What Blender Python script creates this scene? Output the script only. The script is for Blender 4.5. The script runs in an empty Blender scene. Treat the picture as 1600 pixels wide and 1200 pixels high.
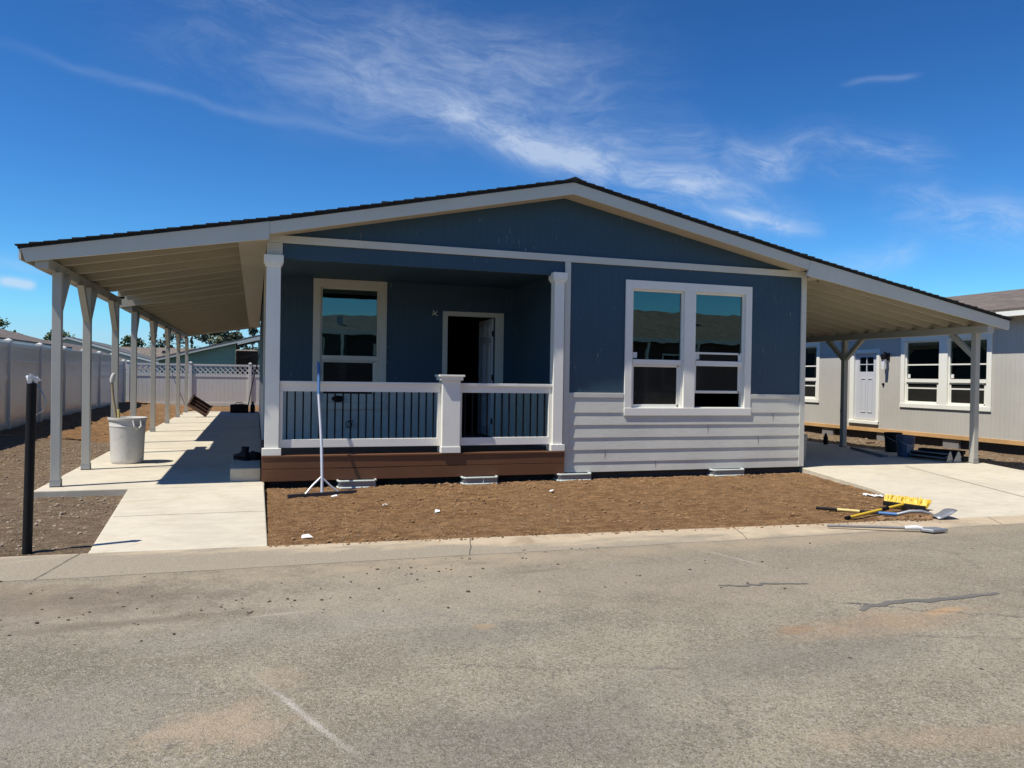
import bpy, bmesh, math, random
from mathutils import Vector, Matrix, noise
random.seed(7)
SC = bpy.context.scene
COL = SC.collection
PI = math.pi

# ------------------------------------------------------------------ camera
cam_d = bpy.data.cameras.new('camera'); cam = bpy.data.objects.new('camera', cam_d); COL.objects.link(cam)
Fv = Vector((0.31527662, 0.94895589, -0.0091303)); Rv = Vector((0.94892686, -0.3151185, 0.01543161)); Uv = Vector((-0.01176679, 0.01352922, 0.99983924))
cam.matrix_world = Matrix(((Rv.x, Uv.x, -Fv.x, -0.2842), (Rv.y, Uv.y, -Fv.y, -10.3817), (Rv.z, Uv.z, -Fv.z, 1.3959), (0, 0, 0, 1)))
cam_d.sensor_width = 36; cam_d.lens = 1207.7 / 1600 * 36; cam_d.clip_start = 0.05; cam_d.clip_end = 3000
SC.camera = cam

# ------------------------------------------------------------------ sun, sky, exposure
SUN_TO = Vector((0.53, 0.148, -1.0)).normalized()          # the way the light travels
sun_d = bpy.data.lights.new('sun', 'SUN'); sun = bpy.data.objects.new('sun', sun_d); COL.objects.link(sun)
sun_d.energy = 5.0; sun_d.angle = math.radians(0.5); sun_d.color = (1.0, 0.945, 0.86)
sun.rotation_euler = SUN_TO.to_track_quat('-Z', 'Y').to_euler(); sun.location = (-20, -5, 40)
SC.view_settings.view_transform = 'Standard'; SC.view_settings.look = 'None'
SC.view_settings.exposure = 0.2; SC.view_settings.gamma = 1.0

W = bpy.data.worlds.new('World'); SC.world = W; W.use_nodes = True
nt = W.node_tree; nt.nodes.clear()
class NB:
    """small node builder"""
    def __init__(s, tree): s.t = tree
    def n(s, typ, **kw):
        x = s.t.nodes.new(typ)
        for k, v in kw.items(): setattr(x, k, v)
        return x
    def link(s, a, b): s.t.links.new(a, b)
    def set(s, sock, v):
        if isinstance(v, bpy.types.NodeSocket): s.link(v, sock)
        else: sock.default_value = v
    def m(s, op, a, b=0.0, c=0.0, clamp=False):
        x = s.n('ShaderNodeMath', operation=op); x.use_clamp = clamp
        s.set(x.inputs[0], a); s.set(x.inputs[1], b); s.set(x.inputs[2], c)
        return x.outputs[0]
    def xyz(s, x, y, z):
        c = s.n('ShaderNodeCombineXYZ'); s.set(c.inputs[0], x); s.set(c.inputs[1], y); s.set(c.inputs[2], z); return c.outputs[0]
    def sep(s, v):
        c = s.n('ShaderNodeSeparateXYZ'); s.link(v, c.inputs[0]); return c.outputs
    def noise(s, vec, scale, detail=4, rough=0.55, dist=0.0):
        x = s.n('ShaderNodeTexNoise'); s.link(vec, x.inputs['Vector'])
        x.inputs['Scale'].default_value = scale; x.inputs['Detail'].default_value = detail
        x.inputs['Roughness'].default_value = rough; x.inputs['Distortion'].default_value = dist
        return x.outputs['Fac']
    def voro(s, vec, scale, feature='F1', out='Distance', rnd=1.0):
        x = s.n('ShaderNodeTexVoronoi', feature=feature); s.link(vec, x.inputs['Vector']); x.inputs['Scale'].default_value = scale
        x.inputs['Randomness'].default_value = rnd
        return x.outputs[out]
    def ramp(s, f, a, b, lo=0.0, hi=1.0, smooth=True):
        x = s.n('ShaderNodeMapRange', interpolation_type='SMOOTHSTEP' if smooth else 'LINEAR'); x.clamp = True
        s.set(x.inputs[0], f); x.inputs[1].default_value = a; x.inputs[2].default_value = b
        x.inputs[3].default_value = lo; x.inputs[4].default_value = hi
        return x.outputs[0]
    def mix(s, f, a, b, blend='MIX'):
        x = s.n('ShaderNodeMix', data_type='RGBA', blend_type=blend)
        s.set(x.inputs[0], f)
        for i, v in ((6, a), (7, b)):
            if isinstance(v, bpy.types.NodeSocket): s.link(v, x.inputs[i])
            else: x.inputs[i].default_value = (*v[:3], 1)
        return x.outputs[2]
    def scale(s, vec, sx, sy, sz):
        x = s.n('ShaderNodeMapping'); s.link(vec, x.inputs[0]); x.inputs['Scale'].default_value = (sx, sy, sz); return x.outputs[0]

b = NB(nt)
out = b.n('ShaderNodeOutputWorld'); bg = b.n('ShaderNodeBackground')
sky = b.n('ShaderNodeTexSky', sky_type='NISHITA'); sky.sun_disc = False
sky.sun_elevation = math.radians(61.4); sky.sun_rotation = math.atan2(-SUN_TO.x, -SUN_TO.y)
sky.altitude = 0.0; sky.air_density = 1.0; sky.dust_density = 0.0; sky.ozone_density = 3.0
tc = b.n('ShaderNodeTexCoord'); dx, dy, dz = b.sep(tc.outputs['Generated'])
u = b.m('ARCTAN2', dx, dy); hyp = b.m('SQRT', b.m('ADD', b.m('MULTIPLY', dx, dx), b.m('MULTIPLY', dy, dy)))
v = b.m('DIVIDE', dz, b.m('MAXIMUM', hyp, 0.02))
uvw = b.xyz(u, v, 0.0)
# gentle warp of the cloud coordinates
wn = b.n('ShaderNodeTexNoise'); b.link(uvw, wn.inputs['Vector']); wn.inputs['Scale'].default_value = 5.0; wn.inputs['Detail'].default_value = 3
wx, wy, wz = b.sep(wn.outputs['Color'])
uw = b.m('ADD', u, b.m('MULTIPLY', b.m('SUBTRACT', wx, 0.5), 0.14)); vw = b.m('ADD', v, b.m('MULTIPLY', b.m('SUBTRACT', wy, 0.5), 0.07))
# cirrus: each wisp is a segment (from, to) in azimuth / slope with a width, a strength and a streak frequency
WISPS = [((0.10, 0.375), (0.68, 0.190), 0.026, 0.72, 1.0), ((0.02, 0.400), (0.50, 0.300), 0.055, 0.36, 0.95), ((-0.16, 0.43), (0.50, 0.37), 0.080, 0.30, 0.9), ((0.0, 0.36), (0.30, 0.34), 0.05, 0.22, 1.0), ((-0.30, 0.348), (0.20, 0.300), 0.007, 0.20, 0.6),
         ((0.25, 0.335), (0.62, 0.225), 0.016, 0.75, 1.0), ((0.30, 0.30), (0.60, 0.29), 0.03, 0.35, 1.0), ((0.565, 0.280), (0.68, 0.250), 0.022, 0.75, 0.9), ((0.62, 0.285), (0.82, 0.250), 0.026, 0.45, 1.0), ((0.72, 0.352), (0.81, 0.356), 0.004, 0.22, 0.4),
         ((0.76, 0.215), (0.93, 0.150), 0.028, 0.55, 1.0), ((0.70, 0.142), (0.82, 0.146), 0.014, 0.42, 0.9), ((0.10, 0.445), (0.45, 0.40), 0.05, 0.25, 0.9),
         ((-0.30, 0.125), (-0.14, 0.115), 0.010, 0.28, 0.6), ((-0.262, 0.099), (-0.225, 0.098), 0.006, 1.5, 0.2),
         ((0.58, 0.205), (0.70, 0.172), 0.014, 0.75, 1.0), ((1.0, 0.3), (1.6, 0.16), 0.10, 0.5, 0.9), ((-0.7, 0.3), (-1.4, 0.22), 0.09, 0.5, 0.9),
         ((2.4, 0.34), (3.1, 0.2), 0.06, 0.6, 0.9), ((-2.9, 0.35), (-2.2, 0.25), 0.06, 0.6, 0.9)]
total = None
for i, ((u0, v0), (u1, v1), wd, st, fz) in enumerate(WISPS):
    L = math.hypot(u1 - u0, v1 - v0); cx, sx = (u1 - u0) / L, (v1 - v0) / L
    du = b.m('SUBTRACT', uw, u0); dv = b.m('SUBTRACT', vw, v0)
    t = b.m('ADD', b.m('MULTIPLY', du, cx), b.m('MULTIPLY', dv, sx))
    s_ = b.m('SUBTRACT', b.m('MULTIPLY', dv, cx), b.m('MULTIPLY', du, sx))
    tn = b.m('DIVIDE', t, L); k = b.m('DIVIDE', s_, wd)
    along = b.m('MULTIPLY', b.ramp(tn, -0.12, 0.3), b.ramp(tn, 0.75, 1.12, 1.0, 0.0))
    across = b.m('POWER', 2.718, b.m('MULTIPLY', b.m('MULTIPLY', k, k), -1.3))
    nz = b.noise(b.xyz(b.m('MULTIPLY', t, 12.0), b.m('MULTIPLY', s_, 34.0), 3.7 * i), 1.0, 11, 0.70, 0.5)
    fine = b.ramp(nz, 0.36, 0.76)
    body = b.m('ADD', 1.0 - fz * 0.9, b.m('MULTIPLY', fine, fz * 1.1))
    mk = b.m('MULTIPLY', b.m('MULTIPLY', along, across), b.m('MULTIPLY', body, st))
    total = mk if total is None else b.m('ADD', total, mk)
cl = b.m('MULTIPLY', b.m('MINIMUM', total, 1.0), 0.62)
S0 = 0.088
sr, sg, sb = b.sep(sky.outputs[0])
def grade(ch, g, k, top): return b.m('MINIMUM', b.m('MULTIPLY', b.m('POWER', b.m('MULTIPLY', ch, S0), g), k / S0), top / S0)     # deep-blue grading of the physical sky
graded = b.xyz(grade(sr, 1.65, 0.98, 0.34), grade(sg, 1.55, 1.58, 0.62), grade(sb, 1.55, 1.98, 0.88))
col = b.mix(cl, graded, (6.6, 7.6, 9.0))
b.link(col, bg.inputs[0]); bg.inputs[1].default_value = 0.088
b.link(bg.outputs[0], out.inputs[0])

# ------------------------------------------------------------------ object helpers
ORG = {}
def org(o): return ORG.get(o.name, Vector((0, 0, 0))) if o else Vector((0, 0, 0))
def thing(name, label, cat, loc=(0, 0, 0), group=None, rot=None):
    o = bpy.data.objects.new(name, None); COL.objects.link(o); o.location = loc; o.empty_display_size = 0.2
    ORG[o.name] = Vector(loc)
    if rot: o.rotation_euler = rot; ORG[o.name] = None
    o['label'] = label; o['category'] = cat
    if group: o['group'] = group
    return o
def tag(o, label, cat, group=None):
    o['label'] = label; o['category'] = cat
    if group: o['group'] = group
    return o
class MB:
    """collects solids, then links them as ONE mesh object"""
    def __init__(s, T=None): s.v = []; s.f = []; s.T = T
    def add(s, vs, fs):
        o = len(s.v)
        for p in vs:
            p = Vector(p); s.v.append(s.T(p) if s.T else p)
        s.f += [[i + o for i in f] for f in fs]; return s
    def box(s, x0, y0, z0, x1, y1, z1):
        x0, x1 = sorted((x0, x1)); y0, y1 = sorted((y0, y1)); z0, z1 = sorted((z0, z1))
        return s.add([(x0,y0,z0),(x1,y0,z0),(x1,y1,z0),(x0,y1,z0),(x0,y0,z1),(x1,y0,z1),(x1,y1,z1),(x0,y1,z1)],
              [(0,3,2,1),(4,5,6,7),(0,1,5,4),(1,2,6,5),(2,3,7,6),(3,0,4,7)])
    def prism(s, poly, a0, a1, axis='Y'):
        """polygon in the plane across `axis`, pushed from a0 to a1; poly pairs: Y -> (x,z), X -> (y,z), Z -> (x,y)"""
        n = len(poly)
        def P(q, a): return {'Y': (q[0], a, q[1]), 'X': (a, q[0], q[1]), 'Z': (q[0], q[1], a)}[axis]
        vs = [P(q, a0) for q in poly] + [P(q, a1) for q in poly]
        fs = [list(range(n)), list(range(2 * n - 1, n - 1, -1))] + [[i, i + n, (i + 1) % n + n, (i + 1) % n] for i in range(n)]
        return s.add(vs, fs)
    def tube(s, pts, rad, n=10, cap=True, sq=False):
        pts = [Vector(p) for p in pts]
        if not isinstance(rad, (list, tuple)): rad = [rad] * len(pts)
        vs = []; fs = []; up = None
        for i, p in enumerate(pts):
            d = (pts[min(i + 1, len(pts) - 1)] - pts[max(i - 1, 0)]).normalized()
            if up is None: up = Vector((0, 0, 1)) if abs(d.z) < 0.9 else Vector((1, 0, 0))
            a = d.cross(up).normalized(); c = a.cross(d).normalized(); up = c
            for k in range(n):
                th = 2 * PI * (k + (0.5 if sq else 0)) / n
                vs.append(p + (a * math.cos(th) + c * math.sin(th)) * rad[i])
        for i in range(len(pts) - 1):
            for k in range(n):
                fs.append([i * n + k, i * n + (k + 1) % n, (i + 1) * n + (k + 1) % n, (i + 1) * n + k])
        if cap: fs += [list(range(n - 1, -1, -1)), [len(vs) - n + k for k in range(n)]]
        return s.add(vs, fs)
    def bar(s, a, c, w, h, up=(0, 0, 1)):
        """rectangular bar from a to c, w wide, h along up"""
        a = Vector(a); c = Vector(c); d = (c - a).normalized(); up = Vector(up)
        x = d.cross(up).normalized() * w / 2; z = x.cross(d).normalized() * h / 2
        vs = [p + i * x + j * z for p in (a, c) for i, j in ((-1, -1), (1, -1), (1, 1), (-1, 1))]
        return s.add(vs, [(0, 1, 2, 3), (7, 6, 5, 4), (0, 4, 5, 1), (1, 5, 6, 2), (2, 6, 7, 3), (3, 7, 4, 0)])
    def lathe(s, prof, n=28, at=(0, 0, 0), close=False):
        at = Vector(at); vs = []; fs = []
        for r, z in prof:
            for k in range(n): vs.append(at + Vector((r * math.cos(2 * PI * k / n), r * math.sin(2 * PI * k / n), z)))
        for i in range(len(prof) - 1):
            for k in range(n): fs.append([i * n + k, i * n + (k + 1) % n, (i + 1) * n + (k + 1) % n, (i + 1) * n + k])
        if close: fs += [list(range(n - 1, -1, -1)), [len(vs) - n + k for k in range(n)]]
        return s.add(vs, fs)
    def quad(s, a, bb, c, d): return s.add([a, bb, c, d], [(0, 1, 2, 3)])
    def build(s, name, mat, parent=None, smooth=False, bevel=0.0, label=None, fix=True, local=False):
        o0 = Vector((0, 0, 0)) if local else (org(parent) or Vector((0, 0, 0)))
        me = bpy.data.meshes.new(name); me.from_pydata([p - o0 for p in s.v], [], s.f); me.update()
        if fix:
            bm = bmesh.new(); bm.from_mesh(me); bmesh.ops.recalc_face_normals(bm, faces=bm.faces); bm.to_mesh(me); bm.free()
        o = bpy.data.objects.new(name, me); COL.objects.link(o); me.materials.append(mat)
        if parent: o.parent = parent
        ORG[o.name] = o0
        if smooth:
            for p in me.polygons: p.use_smooth = True
            try: me.set_sharp_from_angle(angle=math.radians(38))
            except Exception: pass
        if bevel:
            md = o.modifiers.new('bevel', 'BEVEL'); md.width = bevel; md.segments = 2; md.limit_method = 'ANGLE'; md.angle_limit = math.radians(40)
            md.harden_normals = False
        if label: o['label'] = label
        return o
def structure(o): o['kind'] = 'structure'; return o
def stuff(o): o['kind'] = 'stuff'; return o
def copy_tree(o, parent=None):
    c = o.copy(); COL.objects.link(c)
    if parent: c.parent = parent
    for ch in list(o.children): copy_tree(ch, c)
    return c

# ------------------------------------------------------------------ materials
def newmat(name):
    m = bpy.data.materials.new(name); m.use_nodes = True; t = m.node_tree; t.nodes.clear()
    n = NB(t); o = n.n('ShaderNodeOutputMaterial'); p = n.n('ShaderNodeBsdfPrincipled'); n.link(p.outputs[0], o.inputs[0])
    tcn = n.n('ShaderNodeTexCoord')
    return m, n, p, tcn.outputs['Object'], o
def bump(n, p, h, strength=0.4, dist=0.01):
    x = n.n('ShaderNodeBump'); x.inputs['Strength'].default_value = strength; x.inputs['Distance'].default_value = dist
    n.link(h, x.inputs['Height']); n.link(x.outputs[0], p.inputs['Normal'])
def paint(name, c, rough=0.5, var=0.08, grain=None, bstr=0.12, dirt=0.0, spec=0.4):
    """painted or plain surface: slight large-scale tone drift, fine grain, optional dust"""
    m, n, p, co, o = newmat(name)
    big = n.noise(co, 1.3, 4, 0.6); fine = n.noise(co if grain is None else n.scale(co, *grain), 30.0, 5, 0.65)
    f = n.m('ADD', n.m('MULTIPLY', big, 0.6), n.m('MULTIPLY', fine, 0.4))
    lo = [x * (1 - var) for x in c]; hi = [min(1, x * (1 + var)) for x in c]
    colr = n.mix(n.ramp(f, 0.3, 0.7), lo, hi)
    if dirt:
        d = n.ramp(n.noise(co, 5.0, 6, 0.7), 0.52, 0.78, 0, dirt)
        colr = n.mix(d, colr, (0.16, 0.12, 0.085))
    n.link(colr, p.inputs['Base Color']); p.inputs['Roughness'].default_value = rough; p.inputs['Specular IOR Level'].default_value = spec
    if bstr: bump(n, p, fine, bstr, 0.004)
    return m
def metal(name, c, rough=0.4, mtl=0.8):
    m = paint(name, c, rough, 0.12, None, 0.08)
    m.node_tree.nodes['Principled BSDF'].inputs['Metallic'].default_value = mtl; return m

M = {}
M['white'] = paint('white_paint', (0.84, 0.825, 0.725), 0.45, 0.04, None, 0.08, 0.05)
M['trimgrey'] = paint('greige_trim_paint', (0.62, 0.61, 0.525), 0.5, 0.06, (1, 1, 1), 0.15, 0.06)
M['shaded_ceiling'] = paint('shade_darkened_ceiling', (0.13, 0.11, 0.075), 0.6, 0.1, (1, 6, 1), 0.2)  # cream carport ceiling, darkened in colour to carry the shade between the rafters
M['cream'] = paint('cream_carport_paint', (0.47, 0.43, 0.335), 0.55, 0.08, (1, 1, 1), 0.15)
M['post'] = paint('carport_post_paint', (0.45, 0.44, 0.385), 0.5, 0.06, (3, 3, 0.3), 0.15)
M['fascia'] = paint('fascia_paint', (0.61, 0.59, 0.50), 0.5, 0.05, (0.4, 3, 3), 0.12, 0.05)
M['vinyl'] = paint('white_vinyl', (0.68, 0.675, 0.61), 0.18, 0.03, None, 0.0, 0.0, 0.6)
M['black'] = paint('black_metal', (0.006, 0.006, 0.007), 0.6, 0.1, None, 0.05, 0, 0.15)
M['blackpl'] = paint('black_plastic', (0.010, 0.010, 0.010), 0.6, 0.2, None, 0.1, 0.12, 0.2)
M['rubber'] = paint('black_rubber', (0.008, 0.008, 0.009), 0.75, 0.2, None, 0.2)
M['galv'] = metal('galvanised_steel', (0.42, 0.43, 0.44), 0.45, 0.7)
M['alu'] = metal('worn_aluminium', (0.62, 0.62, 0.62), 0.42, 0.55)
M['steel'] = metal('worn_steel', (0.30, 0.31, 0.32), 0.5, 0.6)
M['darksteel'] = metal('dark_rake_steel', (0.09, 0.085, 0.085), 0.55, 0.5)
M['yellow'] = paint('yellow_fibreglass', (0.70, 0.46, 0.03), 0.45, 0.1, None, 0.05, 0.12)
M['paleyellow'] = paint('pale_yellow_fibreglass', (0.66, 0.53, 0.20), 0.5, 0.1, None, 0.05, 0.12)
M['bluegrip'] = paint('blue_grip', (0.06, 0.16, 0.36), 0.5, 0.15, None, 0.05, 0.1)
M['bluepl'] = paint('blue_pail_plastic', (0.045, 0.075, 0.13), 0.5, 0.2, None, 0.1, 0.2)
M['greypl'] = paint('grey_pail_plastic', (0.22, 0.23, 0.24), 0.5, 0.15, None, 0.1, 0.2)
M['barrel'] = paint('dirty_white_plastic', (0.62, 0.60, 0.55), 0.5, 0.1, (1, 1, 0.5), 0.1, 0.35)
M['ventpl'] = paint('pale_green_white_plastic', (0.60, 0.66, 0.60), 0.4, 0.08, None, 0.05, 0.25)
M['stick'] = paint('weathered_handle_wood', (0.42, 0.33, 0.20), 0.7, 0.2, (6, 6, 0.5), 0.3)
M['wood'] = paint('raw_lumber', (0.55, 0.33, 0.14), 0.7, 0.2, (0.4, 0.5, 4), 0.3)
M['oldwood'] = paint('weathered_brown_wood', (0.10, 0.058, 0.045), 0.7, 0.35, (0.5, 4, 4), 0.4)
M['greywood'] = paint('grey_lumber', (0.22, 0.21, 0.20), 0.75, 0.2, (1, 1, 1), 0.3)
M['paper'] = paint('white_scrap', (0.74, 0.74, 0.71), 0.7, 0.06, None, 0.1, 0.3)
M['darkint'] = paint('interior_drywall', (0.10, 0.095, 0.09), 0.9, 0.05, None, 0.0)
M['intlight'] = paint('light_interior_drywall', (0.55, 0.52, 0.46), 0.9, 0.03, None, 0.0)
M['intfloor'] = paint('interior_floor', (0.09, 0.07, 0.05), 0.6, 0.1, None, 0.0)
M['doorp'] = paint('door_paint', (0.55, 0.56, 0.58), 0.4, 0.03, None, 0.0)
M['foundation'] = paint('dark_skirting', (0.045, 0.045, 0.047), 0.8, 0.2, None, 0.3)
M['orange'] = paint('orange_debris', (0.45, 0.10, 0.04), 0.7, 0.1, None, 0.1)
M['clear'] = paint('clear_plastic_wrap', (0.75, 0.75, 0.76), 0.12, 0.05, None, 0.3, 0, 0.8)

# blue panel siding: vertical grooves, sparse white scratches
def panel_siding(name, c, scratch=True, axis=0, rough=0.6):
    m, n, p, co, o = newmat(name)
    xyz = n.sep(co); x = xyz[axis]
    g = n.m('ABSOLUTE', n.m('SUBTRACT', n.m('FRACT', n.m('DIVIDE', n.m('ADD', x, 50.0), 0.1016)), 0.5))
    groove = n.ramp(g, 0.45, 0.49)
    sc = (22, 22, 1.2)
    gr = n.noise(n.scale(co, *sc), 3.0, 5, 0.65); big = n.noise(co, 0.9, 4, 0.6)
    f = n.m('ADD', n.m('MULTIPLY', gr, 0.45), n.m('MULTIPLY', big, 0.55))
    colr = n.mix(n.ramp(f, 0.35, 0.65), [k * 0.93 for k in c], [k * 1.06 for k in c])
    colr = n.mix(n.m('MULTIPLY', groove, 0.4), colr, [k * 0.55 for k in c])
    if scratch:
        s1 = n.noise(n.scale(co, 46, 46, 5.5), 1.0, 3, 0.55, 0.6); s2 = n.noise(co, 1.4, 2)
        mk = n.m('MULTIPLY', n.ramp(s1, 0.685, 0.715), n.ramp(s2, 0.50, 0.55))
        colr = n.mix(n.m('MULTIPLY', mk, 0.55), colr, (0.42, 0.45, 0.46))
    n.link(colr, p.inputs['Base Color']); p.inputs['Roughness'].default_value = rough
    h = n.m('SUBTRACT', n.m('MULTIPLY', gr, 0.35), groove); bump(n, p, h, 0.35, 0.006)
    return m
M['blue'] = panel_siding('blue_panel_siding', (0.029, 0.070, 0.107))
M['blueside'] = panel_siding('blue_panel_siding_side', (0.029, 0.070, 0.107), False, 1)
M['beige'] = panel_siding('greige_panel_siding', (0.50, 0.475, 0.415), False, 1)

def lap_mat(name, c, axis_s=(1.5, 1.5, 16)):
    m, n, p, co, o = newmat(name)
    gr = n.noise(n.scale(co, *axis_s), 4.0, 6, 0.7, 0.4); big = n.noise(co, 1.1, 4, 0.6)
    colr = n.mix(n.ramp(n.m('ADD', n.m('MULTIPLY', gr, 0.5), n.m('MULTIPLY', big, 0.5)), 0.35, 0.65), [k * 0.9 for k in c], [k * 1.08 for k in c])
    n.link(colr, p.inputs['Base Color']); p.inputs['Roughness'].default_value = 0.6; bump(n, p, gr, 0.45, 0.004)
    return m
M['lap'] = lap_mat('grey_lap_siding', (0.62, 0.61, 0.525))
M['greenlap'] = lap_mat('green_lap_siding', (0.27, 0.34, 0.235))
M['deckwood'] = lap_mat('brown_composite_board', (0.15, 0.063, 0.025), (1.0, 3, 22))

def shingle_mat(name, c, ax=0):
    m, n, p, co, o = newmat(name)
    br = n.n('ShaderNodeTexBrick'); 
    xyz = n.sep(co)
    vec = n.xyz(xyz[1 - ax], xyz[ax], 0.0); n.link(vec, br.inputs['Vector'])
    br.inputs['Scale'].default_value = 1.0; br.inputs['Brick Width'].default_value = 0.32; br.inputs['Row Height'].default_value = 0.14
    br.inputs['Mortar Size'].default_value = 0.006; br.inputs['Color1'].default_value = (*[k * 0.72 for k in c], 1); br.inputs['Color2'].default_value = (*[k * 1.3 for k in c], 1)
    br.inputs['Mortar'].default_value = (*[k * 0.35 for k in c], 1)
    sp = n.noise(co, 60, 3, 0.7)
    n.link(n.mix(n.ramp(sp, 0.35, 0.7, 0, 0.5), br.outputs[0], [k * 0.6 for k in c]), p.inputs['Base Color'])
    p.inputs['Roughness'].default_value = 0.9; bump(n, p, sp, 0.5, 0.004)
    return m
M['shingle'] = shingle_mat('charcoal_shingle', (0.022, 0.024, 0.028))
M['brownshingle'] = shingle_mat('brown_shingle', (0.155, 0.125, 0.10))
M['tanshingle'] = shingle_mat('tan_shingle', (0.19, 0.155, 0.125))
M['greyshingle'] = shingle_mat('grey_shingle', (0.13, 0.13, 0.13))

def glass_mat(name, tint, refl, rcol, rough=0.0, mesh=False):
    m = bpy.data.materials.new(name); m.use_nodes = True; t = m.node_tree; t.nodes.clear(); n = NB(t)
    o = n.n('ShaderNodeOutputMaterial'); tr = n.n('ShaderNodeBsdfTransparent'); gl = n.n('ShaderNodeBsdfGlossy'); mx = n.n('ShaderNodeMixShader')
    tr.inputs[0].default_value = (*tint, 1); gl.inputs[0].default_value = (*rcol, 1); gl.inputs['Roughness'].default_value = rough
    fr = n.n('ShaderNodeFresnel'); fr.inputs[0].default_value = 1.5
    tcn = n.n('ShaderNodeTexCoord')
    wv = n.noise(tcn.outputs['Object'], 1.7, 2, 0.5); bp = n.n('ShaderNodeBump'); bp.inputs['Strength'].default_value = 0.045; bp.inputs['Distance'].default_value = 0.03
    n.link(wv, bp.inputs['Height']); n.link(bp.outputs[0], gl.inputs['Normal'])
    n.link(n.m('ADD', n.m('MULTIPLY', fr.outputs[0], 1.0), refl, 0, True), mx.inputs[0])
    if mesh:
        df = n.n('ShaderNodeBsdfDiffuse'); df.inputs[0].default_value = (0.13, 0.125, 0.105, 1); m2 = n.n('ShaderNodeMixShader'); m2.inputs[0].default_value = 0.20
        n.link(tr.outputs[0], m2.inputs[1]); n.link(df.outputs[0], m2.inputs[2]); n.link(m2.outputs[0], mx.inputs[1])
    else: n.link(tr.outputs[0], mx.inputs[1])
    n.link(gl.outputs[0], mx.inputs[2]); n.link(mx.outputs[0], o.inputs[0])
    return m
M['glass'] = glass_mat('coated_window_glass', (0.50, 0.62, 0.58), 0.10, (0.62, 0.82, 0.80))
M['screen'] = glass_mat('insect_screened_glass', (0.36, 0.37, 0.37), 0.0, (0.5, 0.55, 0.6), 0.05, True)

# ---- ground materials
def concrete_mat(name, c, stain=(0.42, 0.34, 0.21), st=0.5):
    m, n, p, co, o = newmat(name)
    big = n.noise(co, 0.8, 5, 0.6); mid = n.noise(n.scale(co, 1, 2.2, 1), 4.0, 6, 0.65, 0.5); fine = n.noise(co, 90, 3, 0.7)
    f = n.m('ADD', n.m('ADD', n.m('MULTIPLY', big, 0.4), n.m('MULTIPLY', mid, 0.4)), n.m('MULTIPLY', fine, 0.2))
    colr = n.mix(n.ramp(f, 0.33, 0.68), [k * 0.84 for k in c], [min(1, k * 1.1) for k in c])
    colr = n.mix(n.ramp(n.noise(co, 2.2, 6, 0.7, 0.8), 0.50, 0.78, 0, st), colr, stain)
    smear = n.noise(n.scale(co, 2.2, 9, 1), 2.5, 5, 0.7, 0.7)
    colr = n.mix(n.ramp(smear, 0.56, 0.74, 0, 0.42), colr, [k * 0.62 for k in c])
    spk = n.voro(co, 9.0); colr = n.mix(n.m('MULTIPLY', n.ramp(spk, 0.05, 0.085, 1, 0), n.ramp(n.noise(co, 3.1, 2), 0.5, 0.6)), colr, (0.15, 0.11, 0.08))
    n.link(colr, p.inputs['Base Color']); p.inputs['Roughness'].default_value = 0.85
    bump(n, p, n.m('ADD', n.m('MULTIPLY', fine, 0.4), mid), 0.25, 0.006)
    return m
M['conc'] = concrete_mat('new_concrete', (0.57, 0.515, 0.395))
def gutter_mat():
    m = concrete_mat('tan_gutter_concrete', (0.47, 0.38, 0.255), (0.29, 0.205, 0.13), 0.85); t = m.node_tree; n = NB(t)
    p = t.nodes['Principled BSDF']; src = p.inputs['Base Color'].links[0].from_socket
    co = [x for x in t.nodes if x.type == 'TEX_COORD'][0].outputs['Object']; x, y, z = n.sep(co)
    nz = n.noise(n.scale(co, 0.7, 2.2, 1), 2.2, 7, 0.68, 0.5); fine = n.noise(co, 120, 2, 0.6)
    d = n.m('SUBTRACT', n.m('SUBTRACT', -3.42, n.m('MULTIPLY', x, 0.055)), y)                 # distance out from the yard edge
    left = n.ramp(x, 3.0, -1.5)
    f = n.ramp(n.m('ADD', n.m('ADD', d, n.m('MULTIPLY', n.m('SUBTRACT', nz, 0.5), 1.1)), n.m('MULTIPLY', left, 0.26)), 0.18, 0.46, 0, 0.92)
    road = n.mix(n.ramp(fine, 0.35, 0.65), (0.20, 0.172, 0.125), (0.34, 0.295, 0.215))
    n.link(n.mix(f, src, road), p.inputs['Base Color']); return m
M['gutter'] = gutter_mat() or concrete_mat('tan_gutter_concrete', (0.47, 0.38, 0.255), (0.29, 0.205, 0.13), 0.85)

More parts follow.
